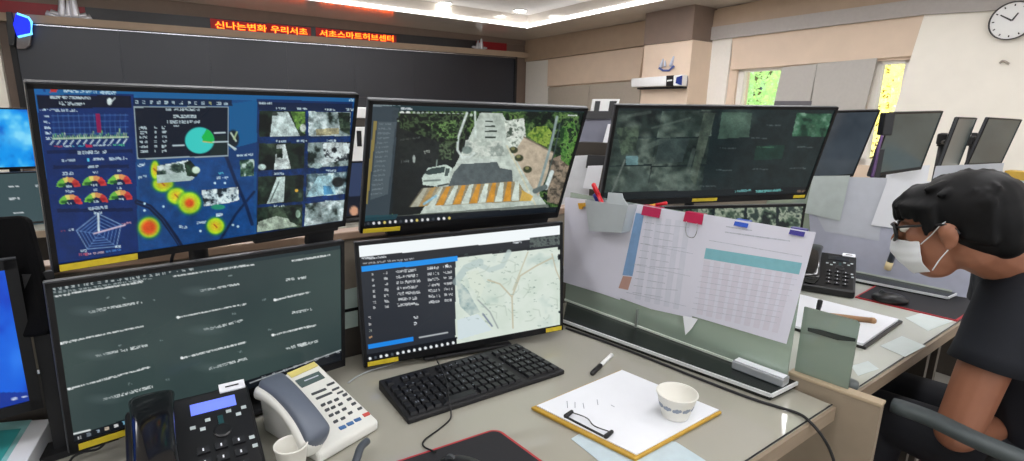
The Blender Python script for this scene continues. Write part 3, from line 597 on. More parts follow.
# ---------------------------------------------------------------- lower left: grey list
t2, cv, M2, L2 = monitor('monitor', 'lower left monitor with a plain dark grey green list of white lines', GRP, (-.543, .942, .935), (45.1, -2.4, -1.0), .49, .296, (330, 190), (52, 66, 66), 'desk', ((-.95, -.62, .0075),), .008, .016)
C = cv; C.tex([(40, 230), (360, 220), (360, 480), (40, 480)], [(46, 60, 61), (56, 72, 70)], 120, 3, 1.5)
C.poly([(40, 270), (360, 225), (360, 246), (40, 294)], (36, 50, 54))
for k in range(22): x = 52+k*6.5; y = 289.5-.145*(x-52); C.text(x, y, x+rs.uniform(2, 5), y-.5, 2.4, (215, 222, 222), .8)
for k in range(20): x = 53+k*5; y = 293-.15*(x-52); C.text(x, y, x+3.5, y-.5, 1.8, (200, 208, 210), .6)
wl = (228, 232, 232)
for p_ in ((54, 296.5, 143, 281.5), (173, 276.2, 254, 264.5), (292, 261, 330, 255)): C.line([p_[:2], p_[2:]], .8, wl, .5); C.text(*p_, 1.8, wl, .9, .2)
for x0, y0, x1, y1 in ((61, 343.5, 143, 326), (178, 317.4, 246, 303.8), (182, 358, 246, 342), (69, 389, 150, 367), (275, 300, 310, 292), (273, 335, 316, 325)):
    C.line([(x0, y0), (x1, y1)], .8, wl, .55); C.ell(x0, y0, 1.6, 1.4, wl); C.text(x0, y0, x1, y1, 1.9, wl, .9, .25)
for x0, y0, x1, y1 in ((89, 312, 142, 302), (96, 356, 148, 345), (102, 400, 154, 386), (199, 291, 239, 284), (204, 330, 243, 320.5), (209, 368.5, 247, 358.5), (286, 280, 306, 277), (292, 313, 312, 309), (298, 346, 318, 341), (286, 349, 306, 343)):
    C.text(x0, y0, x1, y1, 2.6, (220, 226, 226), .9, .28)
for x, y in ((106, 298), (123, 298), (152, 301), (160, 340), (124, 338), (165, 380), (118, 346), (228, 276), (232, 314), (238, 352), (128, 384), (262, 300), (268, 330)): C.text(x, y, x+4, y-.6, 1.8, (150, 165, 165), .7, .4)
for x, y in ((88, 314), (96, 358), (104, 402), (200, 294), (206, 333), (212, 370)): C.ell(x, y-3, 14, 4, (84, 98, 98), .45, .6)
C.poly([(70, 437), (345, 349), (345, 368), (70, 455)], (14, 18, 24)); C.line([(73.5, 434), (90, 430)], 1.6, wl); C.line([(250, 383), (341, 350)], 1.0, wl, .8)
for k in range(6): C.text(77.5+k*9.1, 438-k*2.95, 81.5+k*9.1, 436.8-k*2.95, 3.2, [(235, 235, 235), (110, 120, 130), (180, 200, 220), (235, 215, 190), (240, 240, 240), (130, 190, 220)][k], .95, .1)
for k in range(8): C.text(262+k*10.5, 378-k*3.6, 266+k*10.5, 376.6-k*3.6, 2.4, (200, 205, 210), .7, .3)
C.build(t2)
# ---------------------------------------------------------------- upper right: street camera
t3, cv, M3, L3 = monitor('monitor', 'upper monitor over the keyboard showing a street camera view with a striped crossing', GRP, (-.084, 1.264, 1.228), (29.2, -20.8, -.3), .54, .315, (300, 190), (24, 32, 36), None, ((-.98, -.66, .006),), .008, .017)
C = cv
C.poly([(365, 100), (590, 106), (590, 113), (365, 111)], (30, 52, 58)); C.tex([(398, 111), (588, 112), (570, 212), (392, 220)], [(10, 20, 12), (22, 40, 22), (54, 84, 42), (96, 126, 66), (14, 26, 16)], 9, 71, 3.0)
C.poly([(370, 104), (399, 108), (388, 222), (358, 226)], (52, 64, 72)); C.rect(373, 104.6, 392, 106.4, (150, 160, 165), .6); C.poly([(374, 121), (377, 121), (367.5, 204), (364.5, 204)], (140, 124, 66), .9)
C.poly([(378, 122), (396, 122), (388, 194), (370, 200)], (84, 96, 102), .7)
for k in range(16): C.text(379-k*.55, 124+k*4.7, 391-k*.55, 124+k*4.6, 1.8, (126, 138, 144), .6, .35)
C.text(401, 108.6, 412, 109, 2.4); C.text(378, 103.6, 400, 104.8, 2.2, (150, 165, 170)); C.text(414, 105, 424, 105.2, 1.6, (130, 180, 170)); C.text(568, 115.2, 577, 115.6, 1.6)
C.poly([(397, 118), (448, 114), (470, 140), (452, 170), (437, 186), (424, 212), (392, 222)], (26, 30, 30)); C.tex([(397, 122), (440, 117), (452, 160), (420, 168), (400, 160)], [(18, 22, 22), (32, 36, 34), (24, 30, 28)], 10, 72)
for x in (402, 408): C.ell(x, 113, 2.4, 2, (230, 235, 230))
for k in range(14): C.ell(414+k*4.4, 113+.15*k, 1.6, 1.5, (200, 212, 205), .8)
C.line([(398, 121), (413, 116)], 1.3, (160, 180, 150)); C.text(400, 140, 420, 137.6, 1.6, (110, 120, 112), .6, .5)
# road, kerbs, planting
C.tex([(398, 113), (470, 114), (462, 150), (440, 142), (400, 128)], [(10, 14, 12), (26, 36, 26), (70, 92, 58), (18, 24, 18)], 7, 90, 3.2)
C.tex([(470, 136), (480, 113), (502, 113), (514, 136), (530, 162), (540, 196), (549, 208), (420, 214), (437, 186), (455, 166)], [(166, 178, 168), (190, 202, 192), (200, 210, 200)], 9, 91, 1.6)
C.poly([(462, 163), (497, 162), (500, 168), (512, 170), (513, 182), (448, 186.5), (454, 172)], (86, 96, 98)); C.poly([(456, 163), (462, 158), (496, 159), (497, 162), (462, 164)], (200, 212, 204)); C.tex([(466, 140), (502, 141), (505, 156), (462, 157)], [(176, 188, 178), (206, 214, 204), (150, 162, 154)], 6, 92, 2.4)
C.tex([(504, 121), (524, 118), (526, 138), (514, 150), (507, 140)], [(120, 132, 120), (206, 216, 204), (226, 232, 222), (70, 84, 72)], 5, 75, 2.6)
C.poly([(524, 137), (554, 153), (547, 176), (538, 196), (530, 184), (513, 154)], (188, 174, 152)); C.line([(524, 137), (554, 153)], 1.4, (120, 108, 94)); C.tex([(549, 160), (574, 150), (566, 206), (547, 202)], [(92, 82, 70), (150, 134, 114), (116, 106, 92), (70, 64, 54)], 6, 73, 2.6)
C.tex([(527, 135), (535, 127), (547, 126), (552, 132), (549, 148), (536, 142)], [(70, 104, 36), (122, 152, 58), (150, 174, 72), (64, 96, 36)], 5, 74, 2.6); C.tex([(560, 128), (574, 120), (578, 140), (572, 168), (561, 160)], [(24, 58, 24), (64, 112, 44), (100, 146, 66), (20, 40, 20)], 5, 76, 3)
for x, y in ((513.5, 150), (519, 158), (527.5, 169.5)): C.ell(x, y, 4.4, 3.4, (54, 60, 40)); C.ell(x-.5, y-1.4, 2, 1.6, (120, 120, 76))
C.line([(507, 146), (516, 164), (528, 190), (537, 208)], 1.6, (210, 208, 180)); C.line([(557, 117), (553, 136), (549, 152), (541, 180), (537, 192)], 2.6, (136, 154, 152)); C.line([(560, 124), (555, 150), (545, 184)], 1.2, (60, 76, 74)); C.line([(552, 172), (546, 188)], 4, (206, 218, 216)); C.line([(535, 191), (545, 187)], 5, (96, 108, 106))
for y, w1 in ((120, 9), (125, 11), (130, 13), (136, 12)): C.rect(484, y-1.8, 484+w1, y+.6, (186, 198, 190)); C.rect(485, y+.5, 484+w1, y+2, (56, 66, 60))
C.line([(475, 112), (475.6, 137)], 2, (206, 220, 212)); C.line([(467, 113), (463, 124), (458, 138), (457.5, 150), (462, 157), (470, 157), (474, 153)], 2.4, (204, 216, 210)); C.ell(467, 150, 5, 4, (120, 136, 130))
C.tex([(426, 124), (456, 120), (458, 142), (440, 136)], [(14, 22, 14), (40, 62, 32), (110, 146, 84), (20, 32, 18)], 5, 78, 3.4)
C.line([(437, 160), (436, 170)], 1, (150, 170, 160)); C.ell(414, 159, 1.4, 4, (160, 172, 166)); C.text(401, 162, 409, 161, 2.4, (150, 160, 156), .7, .4); C.text(423, 153, 430, 151, 3, (200, 210, 196), .7, .3); C.tex([(440, 144), (456, 142), (452, 160), (438, 160)], [(20, 28, 20), (90, 110, 80), (20, 26, 20)], 4, 93, 3)
# crossing
C.poly([(424, 188), (518, 181), (530, 201), (410, 207)], (150, 140, 110)); n_ = 13
for k in range(n_):
    x0 = 424+k*7.6; C.poly([(x0, 188-k*.55), (x0+3.9, 187.7-k*.55), (x0-9+3.2+k*.8, 206.6-k*.5), (x0-13.4+k*.8, 207-k*.5)], (208, 220, 208) if k % 2 == 0 else (206, 146, 52))
C.poly([(522, 190), (533, 196), (531, 201), (520, 201)], (214, 178, 90)); C.poly([(422, 188), (442, 187), (428, 206), (409, 207)], (150, 142, 118), .55); C.line([(424, 204), (436, 196)], 2.4, (150, 196, 216))
C.poly([(392, 216), (548, 204), (552, 214), (390, 224)], (96, 102, 96), .8)
# white car
C.poly([(422, 178), (428, 168), (446, 164.5), (452, 168), (448, 184), (438, 186.5), (423, 185)], (196, 212, 202)); C.poly([(424, 173), (430, 168.6), (445, 166.4), (444, 172.6), (428, 175)], (50, 66, 64)); C.line([(424, 181), (440, 180)], 1.8, (110, 124, 118)); C.poly([(446, 168), (450, 168.5), (448, 176), (444.5, 176)], (70, 84, 80)); C.line([(438, 186), (448, 184)], 1.4, (30, 36, 36))
C.grain(392, 110, 590, 222, .16, 4, .95)
C.poly([(355, 218.5), (570, 206), (570, 226), (355, 236)], (16, 22, 30)); C.poly([(358, 216), (398, 214), (396, 219), (358, 222)], (30, 70, 80), .8)
for k in range(17): C.ell(363+k*5.4, 224-k*.37, 1.3, 1.5, [(225, 225, 225), (60, 66, 72), (220, 220, 225), (230, 230, 230), (220, 200, 110), (215, 215, 215)][k % 6], .95)
C.build(t3)
# ---------------------------------------------------------------- lower right: call list and map
t4, cv, M4, L4 = monitor('monitor', 'lower monitor behind the keyboard with a dark table beside a pale map', GRP, (-.105, 1.277, .916), (24.3, 2.7, 1.6), .54, .304, (290, 175), (40, 44, 52), 'desk', ((-.97, -.70, .0075), (.80, .98, .0075)), .008, .016)
C = cv
C.tex([(455, 232), (570, 224), (570, 340), (455, 350)], [(176, 196, 186), (206, 218, 206), (214, 224, 214), (190, 206, 198)], 26, 81, 1.6)
C.poly([(350, 243), (570, 222), (570, 236.5), (350, 259)], (240, 246, 248)); C.poly([(355, 257.6), (570, 235.6), (570, 246), (355, 268)], (34, 36, 42)); C.text(362, 258.6, 386, 256.8, 2.2); C.text(363, 263.6, 414, 258.8, 1.8, (170, 175, 180)); C.line([(455, 256), (531, 248)], 1.8, (20, 24, 28)); C.text(513, 242.6, 522, 242, 1.8)
C.tex([(530, 238), (566, 234), (566, 244), (530, 248)], [(40, 44, 48), (90, 100, 96), (36, 40, 44)], 4, 88)
C.poly([(358, 268), (455.5, 256.5), (455.5, 346), (362, 366)], (38, 42, 50)); C.poly([(361, 266.6), (457.5, 256), (457.5, 261), (361.5, 272)], (20, 142, 232))
for k in range(7):
    y = 274.4+k*5.6
    for x0, w1, h1 in ((372, 2.4, 2.4), (383.5, 4, 2.6), (396, 20+(k*7 % 5), 2.8), (427.5, 11, 2.6), (443, 8.5, 2.4)):
        C.text(x0+k*.25, y-.1*(x0-372)-(.0 if x0 < 390 else .4), x0+w1+k*.25, y-.1*(x0-372)-w1*.1, h1, (226, 230, 232), .85, .3)
C.text(444, 266, 448, 265.6, 3.2); C.text(430, 268, 435, 267.4, 2.6)
for k in range(4): C.text(368.6+k*.2, 317.8+k*6.4, 371.4+k*.2, 317.6+k*6.4, 2.6, [(220, 220, 220), (220, 220, 220), (180, 190, 180), (220, 170, 120)][k])
C.text(414, 317.6, 417.8, 317.2, 2.8); C.text(414, 323.8, 417, 323.4, 2.8); C.poly([(368, 344.5), (413.5, 336.6), (413.5, 341), (368.5, 349)], (26, 132, 226)); C.line([(419.5, 337.5), (447.5, 332.5)], 1.3, (200, 205, 208))
C.poly([(360, 356), (457, 337), (457, 352), (362, 371)], (14, 16, 22))
for k in range(16): C.ell(370+k*5.55, 358.6-k*1.05, 1.4, 1.6, (226, 230, 232) if k not in (1, 4) else (70, 76, 84))
wt = (166, 186, 186)
C.line([(456, 282), (466, 268), (480, 262)], 7, wt, .6); C.line([(474, 262), (490, 270), (502, 266), (509, 252)], 5, (186, 202, 198), .8); C.tex([(456, 278), (468, 290), (474, 302), (480, 312), (470, 316), (460, 306)], [(150, 172, 172), (196, 208, 200)], 8, 83, 2.6)
C.poly([(466, 272), (478, 270), (486, 284), (480, 298), (470, 286)], (212, 222, 208)); C.poly([(457, 320), (478, 314), (492, 330), (458, 340)], (206, 220, 226), .8)
rd = (188, 180, 154)
C.line([(488, 280), (500, 284), (512, 297), (513, 328)], 1.3, rd); C.line([(512, 297), (520, 276), (536, 266), (552, 258)], 1.2, rd); C.line([(513, 290), (524, 262), (528, 252)], 1, (190, 186, 160)); C.line([(478, 300), (490, 312), (498, 328)], 1.2, (150, 160, 158)); C.line([(552, 254), (556, 270), (562, 284)], 1, rd); C.line([(483, 314), (492, 326)], 1.6, (120, 130, 150))
for k in range(110): x, y = rs.uniform(460, 559), rs.uniform(250, 328); C.text(x, y, x+rs.uniform(1.6, 4), y, 1.2, (110, 132, 122), .45, .3)
for k in range(22):
    x, y = rs.uniform(464, 552), rs.uniform(256, 322); an = rs.uniform(0, 3.1); L_ = rs.uniform(6, 16); C.line([(x, y), (x+L_*math.cos(an)*.6, y+L_*.4*math.sin(an)), (x+L_*math.cos(an+.5), y+L_*math.sin(an+.5))], .7, (168, 182, 168), .6)
C.ell(559, 248, 1.4, 2, (20, 24, 28)); C.ell(559, 257, 1.4, 3, (20, 24, 28)); C.ell(559.5, 312, 1.2, 1.2, (40, 50, 56))
C.build(t4)
ps = pole_stand('black pole behind the two left monitors carrying the dashboard monitor', (-.625, 1.02), 1.36, [(V(-.505, .925, 1.245), M1)], 46)
MB().box(L1(.15, .024, -.152), (.18, .022, .022), M1).build('cable_tray', m_blackm, ps, bevel=.003); MB().box(L1(.205, .03, -.17), (.06, .02, .05), M1).build('hinge_block', m_blackm, ps, bevel=.003)
ps = pole_stand('black pole behind the two keyboard monitors carrying the street camera monitor', (-.150, 1.372), 1.36, [(V(-.084, 1.264, 1.228), M3)], 28)
MB().box(L3(.03, .036, -.155), (.46, .03, .07), M3).build('cable_tray', m_blackm, ps, bevel=.003)
# ---------------------------------------------------------------- neighbour desk: camera wall monitors
t5, cv, M5, L5 = monitor('monitor', 'wide monitor with dark camera tiles standing above the paper covered partition', 'monitors on the next desk', (.677, 1.76, 1.235), (14.7, -15.8, 1.1), .80, .334, (270, 130), (30, 44, 46), None, ((-.16, .08, .012), (.86, .98, .011)), .009, .022)
C = cv
g4 = [(24, 34, 34), (42, 56, 52), (62, 78, 72), (104, 120, 110), (36, 50, 48)]
for r_ in range(3):
    for k in range(2):
        x0 = 616-r_*5+k*46; y0 = 110+r_*28-k*0; C.tex([(x0, y0+1), (x0+45+(k*8), y0), (x0+41+k*8, y0+26), (x0-5, y0+28)], g4, 30, 90+r_*2+k, 2.2)
C.tex([(704, 113), (716, 113), (705, 150), (695, 185), (690, 178)], [(60, 74, 66), (96, 110, 96)], 9, 99); C.poly([(722, 112), (752, 113), (749, 137), (718, 139)], (70, 96, 84)); C.ell(738, 118, 12, 8, (120, 150, 132), .6, .7)
C.tex([(797, 113), (832, 114), (826, 137), (792, 136)], [(24, 60, 46), (60, 110, 82), (130, 170, 146)], 12, 101, 2.4); C.poly([(756, 146), (785, 145), (782, 159), (754, 160)], (30, 70, 56), .7); C.text(757, 147, 774, 147.2, 1.4, (90, 150, 110), .6)
for x0, y0, x1, y1, w_ in ((628, 116, 650, 112, 3), (640, 150, 668, 138, 5), (664, 180, 672, 160, 4), (688, 170, 694, 150, 4), (652, 128, 690, 118, 2)): C.line([(x0, y0), (x1, y1)], w_, (116, 132, 122), .45)
C.poly([(660, 140), (690, 138), (682, 162), (654, 164)], (66, 82, 82), .6)
for x, y in ((765, 125), (720, 148), (797, 147), (716, 170), (752, 169), (790, 168), (751, 138), (700, 186)): C.text(x, y, x+16, y+.3, 1.3, (110, 126, 126), .7, .2)
C.rect(626, 156, 638, 165, (120, 164, 170), .8); C.tex([(616, 128), (640, 125), (636, 150), (622, 156)], [(40, 54, 48), (90, 110, 90)], 6, 102); C.line([(612, 192), (625, 160)], 1.5, (120, 132, 126)); C.poly([(630, 166), (643, 166), (660, 192), (622, 194)], (70, 86, 82), .6)
for x, y, w1 in ((624, 118, 8), (633, 125, 10), (663, 118, 9), (666, 128, 10), (646, 136, 8), (690, 172, 12), (677, 176, 10)): C.ell(x, y, w1*.6, 3.5, (130, 146, 134), .6, .6)
C.grain(590, 105, 840, 200, .25, 7, .8)
C.line([(700, 112), (719, 112)], .8, (20, 26, 28)); C.poly([(593, 193), (845, 186), (845, 200), (593, 210)], (18, 24, 28))
for x0, x1, cl_ in ((735, 751, (110, 180, 180)), (756, 782, (110, 190, 186)), (797, 812, (120, 96, 76))): C.text(x0, 191.5, x1, 190, 2.2, cl_, .9, .05)
C.build(t5)
t6, cv, M6, L6 = monitor('monitor', 'lower camera tile monitor mostly hidden behind the clipped papers', 'monitors on the next desk', (.682, 1.815, .925), (14.7, 0, 0), .80, .27, (200, 70), (24, 34, 36), 'desk', (), .009, .016)
C = cv
for k in range(7): x0 = 588+k*32; C.tex([(x0, 196), (x0+29, 196), (x0+27, 236), (x0-2, 238)], [(20, 28, 28), (60, 78, 64), (150, 160, 140), (40, 54, 50)], 9, 110+k, 2.6)
C.build(t6)
pole_stand('black pole behind the wide camera tile monitor on the next desk', (.640, 1.90), 1.36, [(V(.677, 1.76, 1.235), M5)], 15)
m_off = (58, 66, 72)
def off_mon(label, group, c, ang, W, H, grey, arm=None):
    t, cv, M, L = monitor('monitor', label, group, c, ang, W, H, (40, 24), grey, None if arm else 'desk')
    if arm: p = dep(*arm[:3]); ps = pole_stand(arm[3], p, 1.30, [(V(*c), M)], ang[0]); MB().box(V(p[0], p[1], p[2]), (.10, .05, .07), yawM(ang[0])).build('arm_joint', m_black, ps, bevel=.01)
    cv.tex([(700, 60), (1100, 60), (1100, 300), (700, 300)], [grey, tuple(min(q+16, 255) for q in grey)], 30, int(c[0]*10), 1.8); cv.build(t); return t
off_mon('dark blank monitor right behind the wide camera tile monitor', 'blank monitors further along the row', (1.49, 2.58, 1.236), (24.8, -14.9, 2.3), .605, .347, (46, 54, 62))
off_mon('blank grey green monitor in front of the bright yellow window', 'blank monitors further along the row', (1.968, 2.698, 1.259), (32.5, -9.7, 2.0), .54, .31, (46, 60, 60))
off_mon('narrow looking blank monitor second from the yellow window', 'blank monitors further along the row', (2.644, 3.211, 1.242), (41.5, -8, .3), .54, .31, (40, 52, 52), (943, 139, 3.35, 'black pole with arm between the window side monitor and the narrow looking one'))
off_mon('blank monitor farthest along the row under the wall clock', 'blank monitors further along the row', (3.165, 3.553, 1.247), (30.5, -10.5, -.5), .54, .31, (44, 56, 56), (973, 141, 3.75, 'black pole with arm beside the monitor farthest along the row'))
# ================================================================ DESKS AND SCREENS BETWEEN THEM
m_desk = mat('greige_desk_top', (166, 165, 152), .35, vary=.02, scale=8)
m_deskglass = mat('desk_glass_sheet', (167, 164, 152), .06, vary=.015, scale=6, spec=.7)
m_trim = wood('desk_edge_wood', (138, 122, 104), (154, 138, 118))
m_tan = mat('tan_partition_fabric', (132, 122, 108), .8, vary=.05, scale=80)
m_capw = wood('wood_cap', (150, 124, 104), (170, 144, 122), .35)
m_dk = mat('dark_panel_laminate', (62, 56, 50), .5, vary=.05)
def slab(pts, z0, z1): m = MB(); m.prism([V(p[0], p[1], z0) for p in pts], (0, 0, z1-z0)); return m
def rslab(t0, t1, w0, w1, z0, z1, m=None):
    m = m or MB(); m.prism([row(t0, w0, z0), row(t1, w0, z0), row(t1, w1, z0), row(t0, w1, z0)], (0, 0, z1-z0)); return m
def desk(t0, t1, w0, w1, label, group, glass=None):
    t = thing('office_desk', label, 'desk', row((t0+t1)/2, (w0+w1)/2), group)
    rslab(t0, t1, w0+.004, w1, .706, .735).build('tabletop', m_desk, t)
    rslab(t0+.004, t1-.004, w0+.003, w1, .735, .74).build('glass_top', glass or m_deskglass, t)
    rslab(t0, t1, w0-.004, w0+.003, .704, .7365).build('edge_band', m_trim, t)
    rslab(t0, t1, w0+.003, w0+.0065, .7398, .7405).build('seam_line', m_blackm, t)
    rslab(t0+.02, t1-.02, w0+.55, w0+.57, .12, .70).build('modesty_panel', m_dk, t)
    for a in (t0+.03, t1-.06): rslab(a, a+.03, w0+.12, w1-.02, 0, .705).build('leg', m_dk, t)
    return t
desk(-2.9, -.002, 0, .815, 'nearest greige desk with glass top carrying the keyboard and telephones', 'desks of the row')
desk(.046, 1.19, 0, .815, 'second greige desk with glass top in front of the seated person', 'desks of the row', mat('brightened_desk_glass_sheet', (196, 198, 188), .06, vary=.03, scale=6, spec=.7))  # paler colour paints in reflected light and pale papers under the glass
desk(1.22, 2.39, 0, .815, 'third greige desk beyond the paper covered partition of the seated person', 'desks of the row')
desk(2.42, 3.6, 0, .815, 'farthest greige desk of the row under the wall clock', 'desks of the row')
desk(-2.5, -1.1, 2.95, 3.6, 'greige desk of the front row under the light blue wallpaper monitor', 'desks of the row')
desk(-.8, .5, 2.0, 2.7, 'greige desk of the front row behind the two middle monitors', 'desks of the row')
ztop = onpl(349, 231, row(0, .825), E2)[2]
for a, b, lb in ((-2.9, -.0, 'tan fabric screen with wooden cap rail behind the nearest desk'), (.0, 1.2, 'tan fabric screen with wooden cap rail behind the second desk')):
    t = thing('desk_screen', lb, 'partition', row((a+b)/2, .84), 'tan screens along the back of the desks')
    rslab(a, b, .822, .858, .05, .86).build('lower_panel', m_dk, t); rslab(a, b, .822, .858, .868, ztop-.02).build('fabric_panel', m_tan, t)
    rslab(a, b, .819, .861, .86, .868).build('metal_rail', m_steel, t); rslab(a, b, .816, .864, ztop-.02, ztop).build('cap_rail', m_capw, t, bevel=.003)
# short wood side panel between first and second desk
a_, b_ = row(.001, .088, .775), row(.017, -.08, .775); SA, SB = a_, b_; t = thing('side_panel', 'light wood side panel standing between the nearest desk and the second desk', 'partition', V(b_[0], b_[1], 0))
dd = (b_-a_)/np.linalg.norm(b_-a_); nn = V(-dd[1], dd[0], 0)
wp = mat('side_panel_laminate', (150, 136, 118), .5, vary=.03)
m = MB(); m.prism([V(*p) for p in ((a_-dd*.02)*V(1, 1, 0), b_*V(1, 1, 0), (b_+nn*.026)*V(1, 1, 0), (a_+nn*.026-dd*.02)*V(1, 1, 0))], (0, 0, .768)); m.build('panel', wp, t)
m = MB(); m.prism([p for p in (a_-dd*.02-V(0, 0, .007)-nn*.002, b_+dd*.002-V(0, 0, .007)-nn*.002, b_+dd*.002+nn*.028-V(0, 0, .007), a_+nn*.028-dd*.02-V(0, 0, .007))], (0, 0, .008)); m.build('edge_band', wood('side_panel_edge', (172, 154, 128), (186, 168, 142)), t, bevel=.002)
# glass partitions
G0, G1 = V(.181, 1.655, 0), V(.652, 1.140, 0); GD = (G1-G0)/np.linalg.norm(G1-G0); GN = V(GD[1], -GD[0], 0)
if GN @ (CAM-G0) < 0: GN = -GN
GT = 1.117
m_gl = thin_glass('greenish_partition_glass', (214, 230, 220), .5, .08, (190, 204, 192))
def partition(sh, label):
    S = E1*sh; t = thing('glass_partition', label, 'partition', (G0+G1)/2+S+V(0, 0, DESK), 'glass partitions between the desks')
    q = [V(.160, 1.492, DESK)+S, V(.591, 1.084, DESK)+S, V(.681, 1.146, DESK)+S, V(.19, 1.67, DESK)+S]
    MB().prism(q, (0, 0, .018)).build('base_channel', mat('black_channel', (26, 30, 30), .25, vary=.05), t, bevel=.002)
    e = MB(); c_ = sum(q)/4
    for p0, p1 in ((q[0], q[1]), (q[1], q[2])):
        n_ = np.cross(p1-p0, V(0, 0, 1)); n_ /= np.linalg.norm(n_); n_ = n_ if n_ @ (p0-c_) > 0 else -n_
        e.prism([p0+V(0, 0, .010), p1+V(0, 0, .010), p1+V(0, 0, .0185), p0+V(0, 0, .0185)], n_*.004)
    e.build('silver_edge', mat('bright_aluminium', (232, 234, 236), .35, .2, vary=.02), t)
    e = MB(); e.prism([G0+S+V(0, 0, DESK+.019), G1+S+V(0, 0, DESK+.019), G1+S+V(0, 0, DESK+.025), G0+S+V(0, 0, DESK+.025)], GN*.004); e.build('glass_bead', mat('pale_bead', (206, 214, 204), .4, vary=.02), t)
    g = MB(); g.prism([G0+S+V(0, 0, DESK+.014), G1+S+V(0, 0, DESK+.014), G1+S+V(0, 0, GT), G0+S+V(0, 0, GT)], -GN*.006); g.build('glass_pane', m_gl, t)
    k = MB(); p = onpl(636, 336, G0, GN)+S; k.box(p+GN*.006, (.022, .03, .03), np.array([GD, GN, V(0, 0, 1)]).T); k.box(p+GN*.004+V(0, 0, .045), (.006, .006, .08), np.array([GD, GN, V(0, 0, 1)]).T); k.build('clamp', mat('satin_clamp', (170, 176, 172), .3, .6), t)
    return t
pt1 = partition(0, 'greenish glass partition beside the keyboard desk, covered in clipped papers')
pt2 = partition(1.2, 'greenish glass partition behind the masked person, hung with white sheets')
def gp(u, v, off=0, sh=0): return onpl(u, v, G0+E1*sh+GN*off, GN)
def sheet(name, pts, off, label, mt=m_paper, sh=0, group=None, th=.0006, cat='paper'):
    m = MB(); m.prism([gp(u, v, off, sh) for u, v in pts], GN*th); o = m.build(name, mt); tag(o, label, cat, group); return o
gs = 'sheets on the near glass partition'
m_pl = mat('lilac_white_paper', (222, 222, 236), .7, vary=.01); m_prn = mat('printed_grey', (190, 194, 207), .7, vary=.2, scale=200)
o1 = sheet('paper_sheet', [(565, 197), (642, 206), (620, 300), (603, 294), (563.5, 282)], .002, 'blank white sheet below the pen pocket on the glass partition', m_pl, group=gs)
o2 = sheet('paper_sheet', [(637, 204), (704, 215.5), (692, 318), (651, 309), (616, 296.5)], .004, 'printed timetable sheet with a blue column at its left side', m_pl, group=gs)
def onsheet(parent, name, polys, off, mt, sh=0):
    m = MB()
    for pts in polys: m.prism([gp(u, v, off, sh) for u, v in pts], GN*.0003)
    return m.build(name, mt, parent)
onsheet(o2, 'blue_column', [[(636, 213), (644, 214), (632.5, 276), (622.5, 275)]], .0048, mat('print_blue', (128, 164, 206), .7, vary=.06, scale=60))
onsheet(o2, 'orange_block', [[(623, 276), (632, 277), (628, 290), (618.5, 288)]], .0048, mat('print_salmon', (190, 150, 138), .7, vary=.05))
bands = []
for c_ in range(5):
    x0 = 647+c_*9.5; bands.append([(x0, 216+c_*1.3), (x0+5.5, 216.8+c_*1.3), (x0-6.5, 300+c_*2.4), (x0-12, 299+c_*2.4)])
onsheet(o2, 'print_shading', bands, .0046, mat('print_pale', (212, 214, 228), .7, vary=.03))
ln = []
for k in range(11):
    y = 222+k*7; x = 645-k*1.25; ln.append([(x, y), (x+9, y+1.2), (x+9, y+2), (x, y+.8)]); ln.append([(x+12, y+2), (x+(30 if k % 3 else 44), y+5), (x+(30 if k % 3 else 44), y+5.6), (x+12, y+2.7)])
for k in (1, 4, 8): ln.append([(642-k*2, 236+k*7), (694-k, 246+k*7.5), (694-k, 246.5+k*7.5), (642-k*2, 236.6+k*7)])
onsheet(o2, 'print_lines', ln, .005, m_prn)
o3 = sheet('paper_sheet', [(704, 214), (816, 232.5), (786.5, 344), (689, 315)], .006, 'printed table sheet with a teal heading band, last before the glass edge', m_pl, group=gs)
onsheet(o3, 'teal_band', [[(706, 248), (802, 263), (799, 274.5), (704, 258.5)]], .0068, mat('print_teal', (130, 188, 200), .7, vary=.04, scale=60))
cols = []
for c_ in range(9): x0 = 704+c_*10.3; y0 = 260+c_*1.65; cols.append([(x0, y0), (x0+6.5, y0+1), (x0-1.5-c_*.9, y0+55+c_*.6), (x0-7.5-c_*.9, y0+54+c_*.6)])
onsheet(o3, 'table_shading', cols, .0066, mat('print_mauve', (216, 213, 227), .7, vary=.03))
ln = [[(726, 226), (752, 230), (752, 231), (726, 227)], [(725, 231.5), (790, 240.5), (790, 241.6), (725, 232.6)], [(709, 240), (802, 256), (802, 256.5), (709, 240.6)]]
for k in range(9): y = 265+k*5.4; x = 703-k*1.35; ln.append([(x, y), (x+94-k*1.2, y+14.5), (x+94-k*1.2, y+14.9), (x, y+.4)])
onsheet(o3, 'print_lines', ln, .007, m_prn)
m = MB(); m.prism([gp(683, 315.5, .008), gp(698, 319, .008), gp(692, 328, .012), gp(685.5, 335, .014)], GN*.0006); tag(m.build('folded_paper', m_paper), 'small folded white paper corner poking out below the clipped sheets', 'paper')
